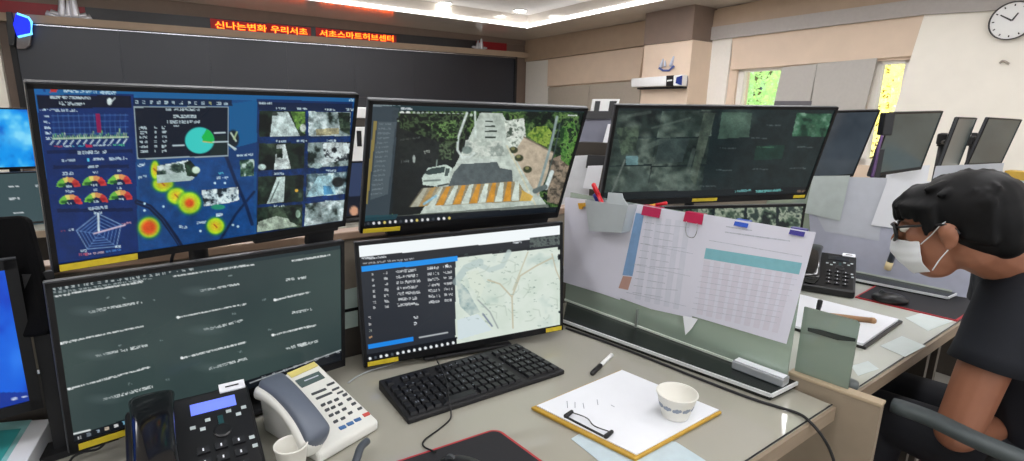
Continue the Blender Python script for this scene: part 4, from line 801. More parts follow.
def clip(u0, v0, u1, v1, rgb, label, handles=False, sl=.17):
    p = [gp(u0, v0, -.008), gp(u1, v0+sl*(u1-u0), -.008), gp(u1-1, v1+sl*(u1-u0), -.008), gp(u0-.6, v1, -.008)]; c_ = sum(p)/4
    t = thing('binder_clip', label, 'binder clip', c_, 'binder clips on the partition papers'); mt = mat('clip_%d_%d' % (rgb[0], rgb[2]), rgb, .35, vary=.03)
    w_ = np.linalg.norm(p[1]-p[0]); h_ = np.linalg.norm(p[3]-p[0]); cx = (p[0]+p[1])/2; D = (p[1]-p[0])/w_; U = V(0, 0, 1)
    b = MB(); pr = [(-.004, 0), (.012, 0), (.020, -h_), (.0185, -h_), (.011, -.002), (-.003, -.002), (-.009, -h_), (-.0105, -h_)]
    vs = [cx-D*w_/2+GN*a*1.0+U*b__ for a, b__ in pr]; b.prism(vs, D*w_); b.build('body', mt, t)
    if handles:
        h1 = MB(); z0 = -h_; pts = [cx+D*w_*a+GN*.021+U*(z0-b_) for a, b_ in ((-.28, -.002), (-.30, .02), (-.16, .036), (.16, .036), (.30, .02), (.28, -.002))]
        h1.tube(spline(pts, 5), .0011, 6); h1.build('wire_handle', m_steel, t, smooth=True)
    return t
clip(646, 204.5, 664, 214, (168, 24, 74), 'magenta binder clip on the timetable sheet beside the pen pocket')
clip(688, 211, 706.5, 220.5, (176, 26, 72), 'magenta binder clip with hanging wire handle where two sheets meet', True)
clip(738, 218.5, 751.5, 224.5, (28, 74, 176), 'bright blue clip in the middle of the printed table sheet')
clip(793, 226.5, 808, 233, (44, 36, 128), 'dark blue clip at the outer corner of the printed table sheet')
# pen pocket with pens
pk = thing('pen_holder', 'white pen pocket hanging on the glass partition', 'pen holder', gp(607, 218, .03)); m_pk = mat('pocket_white', (180, 188, 192), .45, vary=.02)
m = MB(); f0 = [gp(585, 200, .05), gp(628, 205.5, .05), gp(621.5, 233, .044), gp(589, 231, .044)]; bk = [p-GN*.042 for p in f0]
m.prism(f0, -GN*.002); m.prism(bk, -GN*.002); m.prism([f0[0], f0[3], bk[3], bk[0]], GD*.002); m.prism([f0[1], f0[2], bk[2], bk[1]], -GD*.002); m.prism([f0[3], f0[2], bk[2], bk[3]], V(0, 0, .002)); m.build('pocket', m_pk, pk)
m = MB(); m.prism([gp(608, 192.5, .045), gp(622, 193.5, .045), gp(623, 198, .046), gp(628, 205.5, .048), gp(606, 206, .048)], -GN*.003); m.build('tall_flap', m_pk, pk, bevel=.001)
def pen(name, label, p0, p1, r, body, cap_, capfrac=.35, group=None, cat='pen'):
    p0, p1 = V(*p0), V(*p1); t = thing(name, label, cat, p0, group); d = p1-p0; q = p0+d*(1-capfrac)
    MB().tube([p0, p0+d*.02, q], [r*.6, r, r], 12).build('barrel', body, t, smooth=True); MB().tube([q, p1-d*.03, p1], [r*1.12, r*1.12, r*.7], 12).build('cap', cap_, t, smooth=True); return t
m_redp = mat('red_plastic', (206, 30, 44), .3); m_bluep = mat('blue_plastic', (40, 44, 140), .3)
pen('pen', 'red pen sticking out of the white pen pocket', gp(611, 222, .035), gp(593, 183.5, .03), .0062, m_redp, m_redp, .3, 'pens in the pen pocket')
pen('pen', 'dark blue pen leaning behind the red pen in the pen pocket', gp(609, 222, .022), gp(594.5, 194, .018), .007, m_bluep, m_bluep, .3, 'pens in the pen pocket')
pen('pen', 'red and white marker lying on the paper tops behind the magenta clips', gp(646, 206.8, -.024), gp(667, 203, -.024), .0045, mat('amber_plastic', (214, 160, 46), .4), m_redp, .5, None, 'pen')
m = MB(); m.prism([gp(579, 203, .004), gp(591, 202.5, .004), gp(590, 206, .004), gp(584, 206.5, .004), gp(583, 209, .004), gp(580.5, 209, .004)], GN*.006); tag(m.build('yellow_clip', mat('amber_plastic', (214, 160, 46), .4)), 'small amber clip beside the pen pocket', 'clip')
# clear block lying on the base channel
a_, b_ = onz(731, 367, .762), onz(783, 387, .762); t = thing('acrylic_name_block', 'clear acrylic block lying on the black base channel near its end', 'name block', (a_+b_)/2-V(0, 0, .003))
dv = (b_-a_)/np.linalg.norm(b_-a_); nv = V(-dv[1], dv[0], 0); m = MB(); m.prism([a_-V(0, 0, .003), b_-V(0, 0, .003), b_+nv*.034-V(0, 0, .003), a_+nv*.034-V(0, 0, .003)], (0, 0, .020)); m.build('block', thin_glass('clear_acrylic', (235, 240, 242), .45, .25, (214, 218, 224)), t, bevel=.003)
m = MB(); m.prism([a_+V(0, 0, .0175)+nv*.006+dv*.004, b_+V(0, 0, .0175)+nv*.006-dv*.004, b_+V(0, 0, .0175)+nv*.028-dv*.004, a_+V(0, 0, .0175)+nv*.028+dv*.004], (0, 0, .0015)); m.build('paper_insert', m_paper, t)
# frosted panel by the second desk
sd_ = (SB-SA)/np.linalg.norm(SB-SA); NA = -V(-sd_[1], sd_[0], 0); PA = SA-NA*.013; s1_ = SA+(SB-SA)*.60-NA*.013; s0_ = SA-sd_*.012-NA*.013
t = thing('acrylic_screen', 'small grey green acrylic screen standing on the wood side panel', 'partition', (s0_+s1_)/2+V(0, 0, .001))
m = MB(); m.prism([s0_+V(0, 0, .0015), s1_+V(0, 0, .0015), s1_+V(0, 0, .156), s1_-sd_*.006+V(0, 0, .162), s0_+V(0, 0, .162)], -NA*.005); m.build('panel', thin_glass('grey_green_acrylic', (190, 206, 196), .62, .08, (150, 166, 154)), t)
m = MB(); m.prism([onpl(u, v, PA+NA*.001, NA) for u, v in ((808, 327.5), (820, 329.5), (840, 335), (856, 338.5), (855.5, 341.5), (838, 340), (808, 331))], NA*.002); m.build('dark_strip', mat('dark_glossy_strip', (36, 44, 42), .2), t)
m = MB(); m.lathe([(.016, 0), (.018, .006), (.016, .016), (.006, .019)], onz(850, 387, .74), None, 20); tag(m.build('rubber_bumper', mat('grey_rubber', (92, 98, 98), .4), smooth=True), 'small round grey rubber foot at the corner of the second desk', 'foot pad')
# ================================================================ THINGS ON THE NEAREST DESK
def topoly(pts, z): return [onz(u, v, z) for u, v in pts]
# keyboard
K = topoly(((378.5, 385), (517, 347), (565, 370), (408, 420)), .752); kc = sum(K)/4
t = thing('keyboard', 'black computer keyboard with slightly worn keys in front of the monitors', 'keyboard', V(kc[0], kc[1], DESK))
m = MB(); m.prism([p+V(0, 0, dz) for p, dz in zip(K, (.012, .012, -.002, -.002))], (0, 0, -.012)); mv = [V(p[0], p[1], DESK+.0005) for p in K]; m = MB(); top = [V(p[0], p[1], DESK+h_) for p, h_ in zip(K, (.024, .024, .012, .012))]
m.add(mv+top, [(0, 1, 2, 3), (4, 5, 6, 7), (0, 1, 5, 4), (1, 2, 6, 5), (2, 3, 7, 6), (3, 0, 4, 7)]); m.build('case', m_blackm, t, bevel=.003)
kk = MB()
def bil(q, a, b): return q[0]*(1-a)*(1-b)+q[1]*a*(1-b)+q[2]*a*b+q[3]*(1-a)*b
for r_ in range(6):
    xs = np.linspace(.02, .98, 22); b0 = .10+r_*.14+(.03 if r_ else 0); b1 = b0+.115
    for k in range(21):
        if k in (15, ) or (r_ == 0 and k in (1, 6)): continue
        if r_ == 5 and 4 <= k <= 8:
            if k > 4: continue
            a0, a1 = xs[4]+.003, xs[9]-.003
        else: a0, a1 = xs[k]+.003, xs[k+1]-.003
        q = [bil(top, a, b)+V(0, 0, .0005) for a, b in ((a0, b0), (a1, b0), (a1, b1), (a0, b1))]; c_ = sum(q)/4
        kk.add(q+[c_+(p-c_)*.78+V(0, 0, .006) for p in q], [(4, 5, 6, 7), (0, 1, 5, 4), (1, 2, 6, 5), (2, 3, 7, 6), (3, 0, 4, 7)])
kk.build('keys', mat('keyboard_key_black', (19, 20, 24), .4, vary=.25, scale=200), t)
lg = MB()
for k in range(60):
    a, b = random.uniform(.03, .97), random.choice([.155, .325, .465, .605, .745]); p = bil(top, a, b)+V(0, 0, .0068); ex = (top[1]-top[0])*.007; ey = (top[3]-top[0])*.03
    lg.add([p, p+ex, p+ex+ey, p+ey], [(0, 1, 2, 3)])
lg.build('key_legends', mat('legend_grey', (110, 115, 125), .5), t)
# mouse pad, mouse and its cable
c0 = onz(497, 429, .741); dl = onz(406, 459, .741)-c0; dr = onz(541, 461, .741)-c0; dl /= np.linalg.norm(dl); dr /= np.linalg.norm(dr)
def padpoly(c, a, b, la, lb, rad, z, n=6):
    P = []; cs = [(c, a, b), (c+a*la, b, -a), (c+a*la+b*lb, -a, -b), (c+b*lb, -b, a)]
    for q, e, f in cs:
        for k in range(n+1):
            s_ = k/n*math.pi/2; P.append(q+f*rad*(1-math.sin(s_))+e*rad*(1-math.cos(s_)))
    return [V(p[0], p[1], z) for p in P]
t = thing('mouse_pad', 'black mouse pad with red stitched edge at the bottom of the nearest desk', 'mouse pad', V(*(c0+dl*.12+dr*.1)*V(1, 1, 0)+V(0, 0, DESK)), 'mouse pads')
m = MB(); m.prism(padpoly(c0, dl, dr, .27, .22, .02, DESK+.0003), (0, 0, .003)); m.build('red_edge', mat('red_stitching', (176, 40, 50), .6), t)
m = MB(); m.prism(padpoly(c0+dl*.005+dr*.005, dl, dr, .26, .21, .016, DESK+.0033), (0, 0, .0006)); m.build('cloth_top', mat('black_cloth', (34, 34, 38), .8, vary=.1, scale=300), t)
mc = onz(464, 468, .758); t = thing('computer_mouse', 'black glossy computer mouse on the nearest red edged pad', 'mouse', V(mc[0], mc[1], DESK+.004), 'computer mice')
MR = yawM(-20); m = MB(); m.ball(mc-V(0, 0, .014), (.055, .032, .030), MR, 20); m.v = [V(p[0], p[1], max(p[2], DESK+.0042)) for p in m.v]; m.build('shell', m_black, t, smooth=True)
m = MB(); m.lathe([(.009, -.003), (.009, .003)], mc+MR @ V(-.026, 0, .010), MR @ np.array([[1., 0, 0], [0, 0, 1], [0, -1, 0]]).T, 16); m.build('scroll_wheel', mat('wheel_grey', (70, 74, 78), .4), t)
cb = [(436, 452, .748), (424, 446.5, .743), (424.5, 440, .743), (438, 430, .743), (449.5, 420, .743), (451, 412, .748), (449, 400, .764), (446.5, 382, .772), (441, 368, .772), (436, 357, .755), (442, 350, .743), (452, 344, .743)]
def cable(name, label, pts, r, mt, group=None):
    m = MB(); m.tube(spline([onz(u, v, z) for u, v, z in pts], 6), r, 8); o = m.build(name, mt, smooth=True); tag(o, label, 'cable', group); return o
cable('mouse_cable', 'thin black mouse cable running over the keyboard', cb, .0016, m_blackm)
cable('desk_cable', 'black cable lying along the partition base and over the desk edge', [(566, 328, .744), (600, 340, .744), (640, 355, .744), (700, 379, .744), (750, 398, .744), (775, 406, .744), (797, 413, .744), (808, 420, .7445), (822, 436, .72), (832, 455, .66), (838, 480, .6)], .0032, m_blackm)
cable('telephone_cord', 'pale grey cord from the white telephone to the monitors', [(348, 383, .744), (358, 376, .744), (372, 370, .744), (392, 364, .744), (412, 356, .744)], .0018, mat('pale_grey_cord', (172, 176, 178), .4))
cable('monitor_cable', 'black looped cable in front of the map monitor foot', [(392, 362, .743), (404, 356, .75), (418, 358, .744), (430, 352, .744), (450, 349, .744), (470, 345, .744)], .0022, m_blackm)
cable('monitor_cable', 'black cable hanging under the grey list monitor', [(66, 470, .743), (72, 458, .75), (84, 452, .752), (98, 449, .748), (108, 440, .762)], .0022, m_blackm)
cable('video_cable', 'short dark cable hanging from the dashboard monitor', [(175, 250, 1.11), (172, 258, 1.09), (171, 265, 1.075)], .0028, m_blackm)
# white telephone
def tel_plane(P): n = np.cross(P[1]-P[0], P[3]-P[0]); n /= np.linalg.norm(n); return n if n[2] > 0 else -n
pr0, pr1 = onz(257, 386, .834), onz(315, 360, .834); pf1, pf0 = onz(379, 420, .762), onz(318.5, 455, .762)
TP = [pr0, pr1, pf1, pf0]; TN = tel_plane(TP); tc_ = sum(TP)/4
t = thing('desk_telephone', 'white desk telephone with grey handset on the nearest desk', 'telephone', V(tc_[0], tc_[1], DESK), 'desk telephones')
m_tw = mat('phone_white', (226, 226, 220), .35, vary=.01); m_tg = mat('handset_grey', (96, 104, 118), .4, vary=.03)
m = MB(); bt = [V(p[0], p[1], DESK+.001) for p in TP]; bt[0] = bt[0]*.94+bt[3]*.06; bt[1] = bt[1]*.94+bt[2]*.06
m.add(bt+TP, [(0, 1, 2, 3), (4, 5, 6, 7), (0, 1, 5, 4), (1, 2, 6, 5), (2, 3, 7, 6), (3, 0, 4, 7)]); m.build('base', m_tw, t, bevel=.007, seg=3)
def tp(u, v, off=.0008): return onpl(u, v, tc_+TN*off, TN)
def tpoly(name, polys, mt, off=.0006, th=.0012, bev=0):
    m = MB()
    for q in polys: m.prism([tp(u, v, off) for u, v in q], TN*th)
    return m.build(name, mt, t, bevel=bev)
tpoly('yellow_label', [[(287, 373.5), (314, 362), (318, 366), (291.5, 378)]], mat('label_yellow', (216, 202, 120), .5))
tpoly('display', [[(295, 381), (318.5, 371.5), (325, 378), (302, 388)]], mat('lcd_grey_green', (84, 100, 98), .2))
tpoly('display_text', [[(304, 380.5), (318, 375), (318.6, 375.8), (304.8, 381.4)]], m_prn, .002, .0003)
kp = [(323, 405.2), (329.5, 402.8), (336.3, 400), (344.8, 395.2), (327, 410.2), (333, 407.8), (340.2, 404.6), (349, 399.6), (331, 415.6), (337.2, 413), (344, 409.6), (353.5, 404.2), (335.5, 421.8), (342.8, 418.8), (350, 413.4), (359.5, 409)]
def key(cx, cy, sx=2.6, sy=1.9): return [(cx-sx, cy+.2), (cx+sx*.5, cy-sy*.9), (cx+sx, cy+.2), (cx-sx*.4, cy+sy)]
tpoly('keypad', [key(*q) for q in kp], mat('keypad_dark', (66, 70, 74), .4), .0006, .003)
tpoly('function_keys', [[(311, 394), (325, 388.5), (326.5, 390), (312.5, 395.6)], [(315.5, 398.4), (331, 392.2), (332.4, 393.6), (317, 400)], [(326.5, 385), (333.5, 382), (334.6, 383.4), (327.6, 386.4)], [(331.6, 390), (338.4, 387), (339.4, 388.4), (332.6, 391.4)], [(336.6, 393.4), (342.4, 390.8), (343.4, 392), (337.6, 394.6)]], mat('keypad_dark', (66, 70, 74), .4), .0006, .002)
tpoly('blue_keys', [key(342.3, 427.8, 4, 2.4), key(350, 424, 4, 2.4), key(357.4, 420.2, 4, 2.4)], mat('key_blue', (66, 108, 160), .4), .0006, .003)
tpoly('red_key', [key(366, 415, 4, 2.6)], mat('key_red', (196, 76, 66), .4), .0006, .003)
h0, h1 = tp(268, 378, .034), tp(321, 439, .032); hm = (h0+h1)/2+TN*.014; hs = spline([h0, h0*.75+h1*.25+TN*.011, hm, h0*.25+h1*.75+TN*.011, h1], 5)
sx = np.cross(h1-h0, TN); sx /= np.linalg.norm(sx)
def handset(parent, hs, N, sx, mt, w=.023, name='handset'):
    m = MB(); vs = []; n = len(hs)
    for i, p in enumerate(hs):
        q = i/(n-1); e = abs(2*q-1)**2.2; ww = w*(.86+.2*e); dn = .013+.018*e; tpz = .012
        if i in (0, n-1): ww *= .6; tpz *= .35
        for k in range(12):
            an = k*2*math.pi/12; x = math.cos(an); z = math.sin(an); x = math.copysign(abs(x)**.6, x); z = math.copysign(abs(z)**.7, z)
            vs.append(p+sx*ww*x+N*(tpz*z if z > 0 else dn*z))
    fs = [(i*12+j, i*12+(j+1) % 12, (i+1)*12+(j+1) % 12, (i+1)*12+j) for i in range(n-1) for j in range(12)]+[tuple(range(12)), tuple(range((n-1)*12, n*12))]
    m.add(vs, fs); return m.build(name, mt, parent, smooth=True, subsurf=1)
hd = handset(t, hs, TN, sx, m_tg, .0255)
# pale underside shell of the handset
m = MB(); vs_ = [p-TN*.018-sx*0 for p in hs]
handset(t, [p-TN*.013+sx*(-.006 if sx @ V(1, 0, 0) > 0 else .006) for p in hs], TN, sx, m_tw, .0265, 'cradle_shell')
# black telephones
def black_phone(o, yaw, label, lit=True):
    M = yawM(yaw); t = thing('desk_telephone', label, 'telephone', V(o[0], o[1], DESK), 'desk telephones'); base = V(o[0], o[1], DESK)
    def L(x, y, z): return base+M @ V(x, y, z)
    W_, D__, hr, hf = .118, .215, .113, .028
    P = [(-W_/2-.07, 0), (W_/2, 0), (W_/2, -D__), (-W_/2-.07, -D__)]
    b = MB(); b.add([L(x, y, .001) for x, y in P]+[L(x, y, hr if y == 0 else hf) for x, y in P], [(0, 1, 2, 3), (4, 5, 6, 7), (0, 1, 5, 4), (1, 2, 6, 5), (2, 3, 7, 6), (3, 0, 4, 7)]); b.build('base', m_black, t, bevel=.008, seg=3)
    sl = (hr-hf)/D__; N = M @ V(0, -sl, 1); N /= np.linalg.norm(N); S = lambda x, y, off=0: L(x, y, hr+sl*y)+N*off
    def pad(name, q, mt, th=.0015, off=.0005):
        m = MB()
        for x0, y0, x1, y1 in q: m.prism([S(x0, y0, off), S(x1, y0, off), S(x1, y1, off), S(x0, y1, off)], N*th)
        return m.build(name, mt, t)
    pad('display', [(-.036, -.046, .034, -.024)], glow('blue_lcd_glow', (98, 116, 226), .85) if lit else mat('dark_lcd', (30, 34, 40), .2))
    pad('name_label', [(.012, -.014, .054, .004)], m_paper, .003); pad('label_text', [(.022, -.0062, .044, -.0035)], m_blackm, .0004, .0038)
    kq = [(-.026+c_*.026-.009, -.118-r_*.022-.006, -.026+c_*.026+.009, -.118-r_*.022+.006) for r_ in range(4) for c_ in range(3)]
    pad('keypad', kq, mat('key_black', (30, 31, 35), .4, vary=.25, scale=200), .004)
    pad('key_marks', [((a+c_)/2-.0012, (b_+d_)/2-.0025, (a+c_)/2+.0012, (b_+d_)/2+.0025) for a, b_, c_, d_ in kq], m_paper, .0004, .0047)
    for x, y in ((-.036, -.070), (-.022, -.077), (-.013, -.062), (.02, -.055), (.034, -.066), (.044, -.055), (.046, -.118), (.048, -.135)): pad('side_key', [(x-.004, y-.003, x+.004, y+.003)], mat('pale_key_marks', (190, 200, 202), .4), .001)
    pad('teal_key', [(.002, -.082, .010, -.060)], mat('dark_teal_key', (30, 70, 74), .3), .002)
    m = MB(); m.lathe([(.014, 0), (.014, .003), (.011, .004)], S(.006, -.09), np.array([M[:, 0], np.cross(N, M[:, 0]), N]).T, 16); m.build('navigation_key', m_black, t)
    hs = spline([S(-.088, .000, .024), S(-.088, -.045, .038), S(-.088, -.10, .042), S(-.088, -.16, .040), S(-.088, -.215, .026)], 5)
    handset(t, hs, N, M[:, 0], mat('gloss_black', (14, 14, 17), .15, vary=.05, coat=.6), .034)
    return t
q0, q1 = onz(171, 396, .853), onz(247, 384, .853); yw = math.degrees(math.atan2(q1[1]-q0[1], q1[0]-q0[0])); print('PHONE', q0, q1, np.linalg.norm(q1-q0), yw)
MM = yawM(yw); black_phone((q0+q1)/2+MM[:, 0]*.002, yw+11, 'black desk telephone with lit blue display in front of the grey list monitor')
p2_ = onz(846, 262, .80)+GN*.11; black_phone(p2_, -30, 'black desk telephone on the second desk under the hanging sheets', False)
# clipboard with paper, wire clip, cup
CB = topoly(((531, 407), (620.6, 369.7), (722, 411.5), (635.5, 459)), .748); cc = sum(CB)/4
t = thing('clipboard', 'yellow edged clipboard with a blank white sheet in the middle of the nearest desk', 'clipboard', V(cc[0], cc[1], DESK))
m = MB(); m.prism([V(p[0], p[1], DESK+.002) for p in CB], (0, 0, .006)); m.build('board', mat('mustard_board', (188, 148, 48), .5, vary=.1, scale=40), t, bevel=.0015)
PP = [cc+(p-cc)*V(.955, .955, 1) for p in CB]; ex = (CB[1]-CB[0])/np.linalg.norm(CB[1]-CB[0]); PP = [p+ex*.004 for p in PP]
m = MB(); m.prism([V(p[0], p[1], DESK+.0082) for p in PP], (0, 0, .0024)); m.build('paper_stack', m_paper, t)
zc_ = DESK+.0110
for (u0, v0, u1, v1) in ((567, 401, 567.6, 408), (575, 402, 575, 408), (583, 403, 584, 408.5), (597, 399.5, 598, 405), (611, 405, 614.5, 407)):
    p, q = onz(u0, v0, zc_), onz(u1, v1, zc_); s_ = np.cross(q-p, V(0, 0, 1)); s_ = s_/np.linalg.norm(s_)*.0007; m = MB(); m.prism([p-s_, p+s_, q+s_, q-s_], (0, 0, .0002)); m.build('pencil_mark', mat('pencil_grey', (140, 144, 156), .7), t)
cl = MB()
a_, b_ = onz(566, 416, .753), onz(606, 436.5, .753)
for p in (a_, b_): cl.cap(p, .005, p+(CB[1]-CB[0])/np.linalg.norm(CB[1]-CB[0])*.016+V(0, 0, .004), .004, 10)
cl.tube([a_-V(0, 0, .004), b_-V(0, 0, .004)], .004, 8); cl.build('clip_bar', m_black, t)
cl = MB(); mid = (a_+b_)/2+(CB[1]-CB[0])/np.linalg.norm(CB[1]-CB[0])*.016; cl.tube(spline([a_+V(0, 0, .004)+ex*.014, mid+(a_-b_)*.15+V(0, 0, .004)+ex*.004, mid+(b_-a_)*.15+V(0, 0, .004)-ex*.008, b_+V(0, 0, .004)+ex*.014], 6), .0012, 6); cl.build('clip_wire', m_blackm, t)
m_cup = mat('paper_cup_white', (236, 234, 226), .5, vary=.01)
def cup(p, rb, rt, h_, label, M=None, motif=True):
    t = thing('paper_cup', label, 'cup', p, 'paper cups'); M = np.eye(3) if M is None else M
    prof = [(.001, .001), (rb-.001, .001), (rb, .0), (rb+.0005, .002), (rt, h_), (rt+.0014, h_+.001), (rt+.0014, h_+.003), (rt-.001, h_+.003), (rt-.0016, h_-.001), (rb-.001, .008), (.001, .008)]
    MB().lathe(prof, p, M, 36).build('cup_wall', m_cup, t, smooth=True)
    if motif:
        m = MB()
        for an in range(-170, 200, 33):
            for dx, dz, s_ in ((0, 0, .0052), (.0056, .001, .0038), (-.0056, -.001, .0038)):
                z = h_*.56+dz; r_ = rb+(rt-rb)*z/h_+.0004; a = math.radians(an)+dx/r_; rd_ = V(math.cos(a), math.sin(a), 0); tg = V(-math.sin(a), math.cos(a), 0)
                c_ = rd_*r_+V(0, 0, z); m.add([p+M @ (c_+tg*s_*math.cos(k)+V(0, 0, s_*1.1*math.sin(k))+rd_*(s_*math.sin(k)*(rt-rb)/h_)) for k in np.arange(8)*math.pi/4], [tuple(range(8))])
        m.build('printed_motif', mat('grey_blue_print', (150, 160, 174), .6), t)
    return t
pc = onz(675, 415, .7508); cup(pc, .027, .041, .050, 'white paper cup with grey flower print standing on the clipboard')
pc = onz(293, 474, .74); cup(pc, .019, .0265, .056, 'plain white paper cup next to the white telephone', None, False)
p0, p1 = onz(591.5, 374, .746), onz(612, 354.5, .746); pen('marker_pen', 'black and white marker pen lying between keyboard and partition', p1, p0, .0052, m_whitepl, m_black, .42, None, 'pen')
m = MB(); m.prism(topoly(((571, 439), (584, 431), (676, 442), (706, 461), (650, 482), (600, 462)), DESK+.0006), (0, 0, .0006)); tag(m.build('paper_sheet', mat('pale_blue_paper', (190, 206, 214), .6, vary=.05, scale=40)), 'pale blue sheet sticking out under the clipboard', 'paper')
m = MB(); m.tube(spline([onz(367, 441, .766), onz(361, 447, .768), onz(357, 458, .764), onz(352, 474, .752)], 6), [.007]*18+[.006], 12); tag(m.build('rubber_grip', mat('dark_grey_grip', (70, 76, 84), .45), smooth=True), 'curved dark grey grip end beside the white telephone', 'handle')
# printed box at the left bottom
z_ = .782; c0 = onz(51, 418.3, z_); da = onz(27, 461, z_)-c0; db = onz(0, 423, z_)-c0; da /= np.linalg.norm(da); db = db/np.linalg.norm(db)
t = thing('printed_box', 'white and teal printed box at the lower left corner of the desk', 'box', V(*((c0+da*.08+db*.09)*V(1, 1, 0)))+V(0, 0, DESK))
m = MB(); m.prism([V(p[0], p[1], DESK+.001) for p in (c0, c0+da*.2, c0+da*.2+db*.2, c0+db*.2)], (0, 0, z_-DESK-.001)); m.build('carton', m_paper, t, bevel=.0015)
m = MB(); m.prism([c0+db*x+da*y+V(0, 0, .0002) for x, y in ((.03, .0), (.2, .0), (.2, .2), (.03, .2))], (0, 0, .0006)); m.build('teal_print', mat('pale_teal_print', (150, 206, 208), .5, vary=.25, scale=25), t)
m = MB(); m.prism([c0+db*x+da*y+V(0, 0, .001) for x, y in ((.038, .03), (.2, .03), (.2, .2), (.038, .2))], (0, 0, .0004)); m.build('teal_panel', mat('teal_print', (62, 170, 172), .5, vary=.1, scale=30), t)
m = MB(); m.tube(spline([c0+db*x+da*y+V(0, 0, .0016) for x, y in ((.075, .06), (.07, .075), (.078, .09), (.066, .10), (.072, .12))], 5), .0022, 6); m.build('white_script', m_paper, t)
# ---------------------------------------------------------------- left of the desk
tr = dep(17.5, 266, .86); M = axes(math.radians(45), 0, 0); cN = tr-M[:, 0]*.235-M[:, 2]*.12
t, cv, Mn, Ln = monitor('monitor', 'blue wallpaper monitor cut off at the left edge, nearest to the printed box', GRP, cN, (45, 0, 0), .47, .265, (140, 100), (14, 84, 206), 'desk', (), .016, .018)
cv.tex([(-400, 0), (200, 0), (200, 600), (-400, 600)], [(8, 60, 190), (16, 96, 220), (40, 120, 235)], 60, 5, 1.8); cv.poly([(-300, 396), (40, 392), (40, 420), (-300, 470)], (10, 50, 150))
for k in range(3): cv.text(4+k*9, 400-k*1.4, 8+k*9, 399.4-k*1.4, 2.2)
cv.build(t)
a_ = dep(-60, 217, .98); q = [dep(-22, 218, .875), dep(20, 215, .885), dep(25, 219, .885), dep(37, 262, .885), dep(51, 326, .88), dep(46, 335, .88), dep(-22, 345, .87)]
# the dark tilted monitor behind it, seen from behind
t = thing('monitor', 'black monitor turned away, leaning behind the blue wallpaper monitor', 'monitor', V(q[0][0], q[0][1], DESK), GRP)
nb = np.cross(q[1]-q[0], q[4]-q[1]); nb /= np.linalg.norm(nb); nb = nb if nb @ (CAM-q[0]) < 0 else -nb
m = MB(); m.prism(q, nb*.02); m.build('back_shell', mat('dull_black_shell', (9, 9, 11), .8, spec=.1), t, bevel=.006)
c_ = sum(q)/7; fx = V(c_[0]+.02, c_[1]+.012, 0); m = MB(); m.box(fx+V(0, 0, (DESK+c_[2])/2), (.04, .012, c_[2]-DESK), yawM(45)); m.box(fx+V(0, 0, DESK+.0065), (.14, .05, .012), yawM(45)); m.build('stand', m_blackm, t)
fg = 'monitors of the front row'
t, cv, *_ = monitor('monitor', 'light blue wallpaper monitor in the front row, behind the dashboard monitor', fg, dep(8, 139, 2.75), (40, -3, 0), .56, .315, (90, 50), (20, 140, 230), 'desk', (), .006, .012)
cv.tex([(-200, 0), (100, 0), (100, 300), (-200, 300)], [(8, 84, 190), (24, 150, 236), (120, 214, 250)], 26, 9, 2.2); cv.ell(30, 137, 24, 8, (150, 226, 252), .6, .7); cv.build(t)
t, cv, *_ = monitor('monitor', 'dark teal list monitor in the front row, below the light blue wallpaper', fg, dep(10, 203, 2.62), (40, 0, 0), .56, .30, (90, 50), (62, 80, 84), 'desk', (), .006, .012)
for x, y in ((8, 187), (9, 199), (12, 213), (36, 186), (36, 199)): cv.text(x, y, x+11, y-.6, 1.4)
cv.build(t)
t, cv, *_ = monitor('monitor', 'monitor of the front row glimpsed between the dashboard and the street camera monitor', fg, dep(352, 190, 2.9), (36, 0, 0), .54, .31, (60, 40), (50, 62, 92), 'desk', (), .008, .012)
cv.poly([(340, 196), (372, 196), (372, 230), (340, 230)], (24, 28, 40)); cv.ell(354, 211, 4, 5, (200, 150, 120)); cv.build(t)
c_ = dep(350, 131, 3.6)
t = thing('white_cabinet', 'white cabinet with dark slot seen between the two upper monitors', 'cabinet', V(c_[0], c_[1], 0)); YM = yawM(33)
m = MB(); m.box(V(c_[0], c_[1], .62), (.5, .4, 1.24), YM); m.build('body', m_whitepl, t, bevel=.01); m = MB(); m.box(V(c_[0], c_[1], 1.33), (.5, .4, .07), YM); m.build('top_cover', m_whitepl, t, bevel=.01)
m = MB(); m.box(V(c_[0], c_[1], 1.267), (.46, .36, .056), YM); m.build('slot', m_dk, t); m = MB(); m.box(c_+YM @ V(.0, -.201, -.04), (.03, .006, .1), YM); m.build('handle', m_black, t)
# ---------------------------------------------------------------- between the middle monitor and the wide monitor
dS = 2.35
def ds(pts, d, th): m = MB(); q = [dep(u, v, d) for u, v in pts]; m.prism(q, R @ V(0, 0, 1)*th*V(1, 1, 0)); return m
b0 = dep(590, 220, dS); t = thing('document_stand', 'grey document stand with black top edge between the street camera and wide monitors', 'stand', V(b0[0], b0[1], 0))
ds([(572, 118), (614, 116), (606, 147), (560, 147)], dS, .03).build('back_board', mat('blue_grey_board', (118, 120, 136), .5, vary=.05), t)
ds([(574, 111), (618, 111), (615, 118.5), (570, 119.5)], dS-.01, .05).build('top_edge', m_black, t)
ds([(556, 146), (608, 146), (604, 156), (552, 156)], dS-.02, .05).build('shelf', mat('dark_blue_shelf', (66, 70, 92), .5), t)
m = MB(); m.box(V(b0[0], b0[1]+.06, .62), (.30, .10, 1.24)); m.build('post', m_dk, t)
t = thing('paper_tray', 'white framed tray with two black slots on top of the grey document stand', 'tray', dep(606, 111, dS)); 
ds([(593.5, 99), (620, 99), (616, 113.5), (591, 113.5)], dS+.01, .04).build('frame', m_whitepl, t); ds([(595.5, 101), (600.5, 101), (598.6, 113.4), (593.6, 113.4)], dS+.005, .01).build('slot', m_black, t); ds([(610, 101), (617, 101), (614, 113.4), (608, 113.4)], dS+.005, .01).build('slot', m_black, t)
sg_ = 'white sheets behind the near partition'
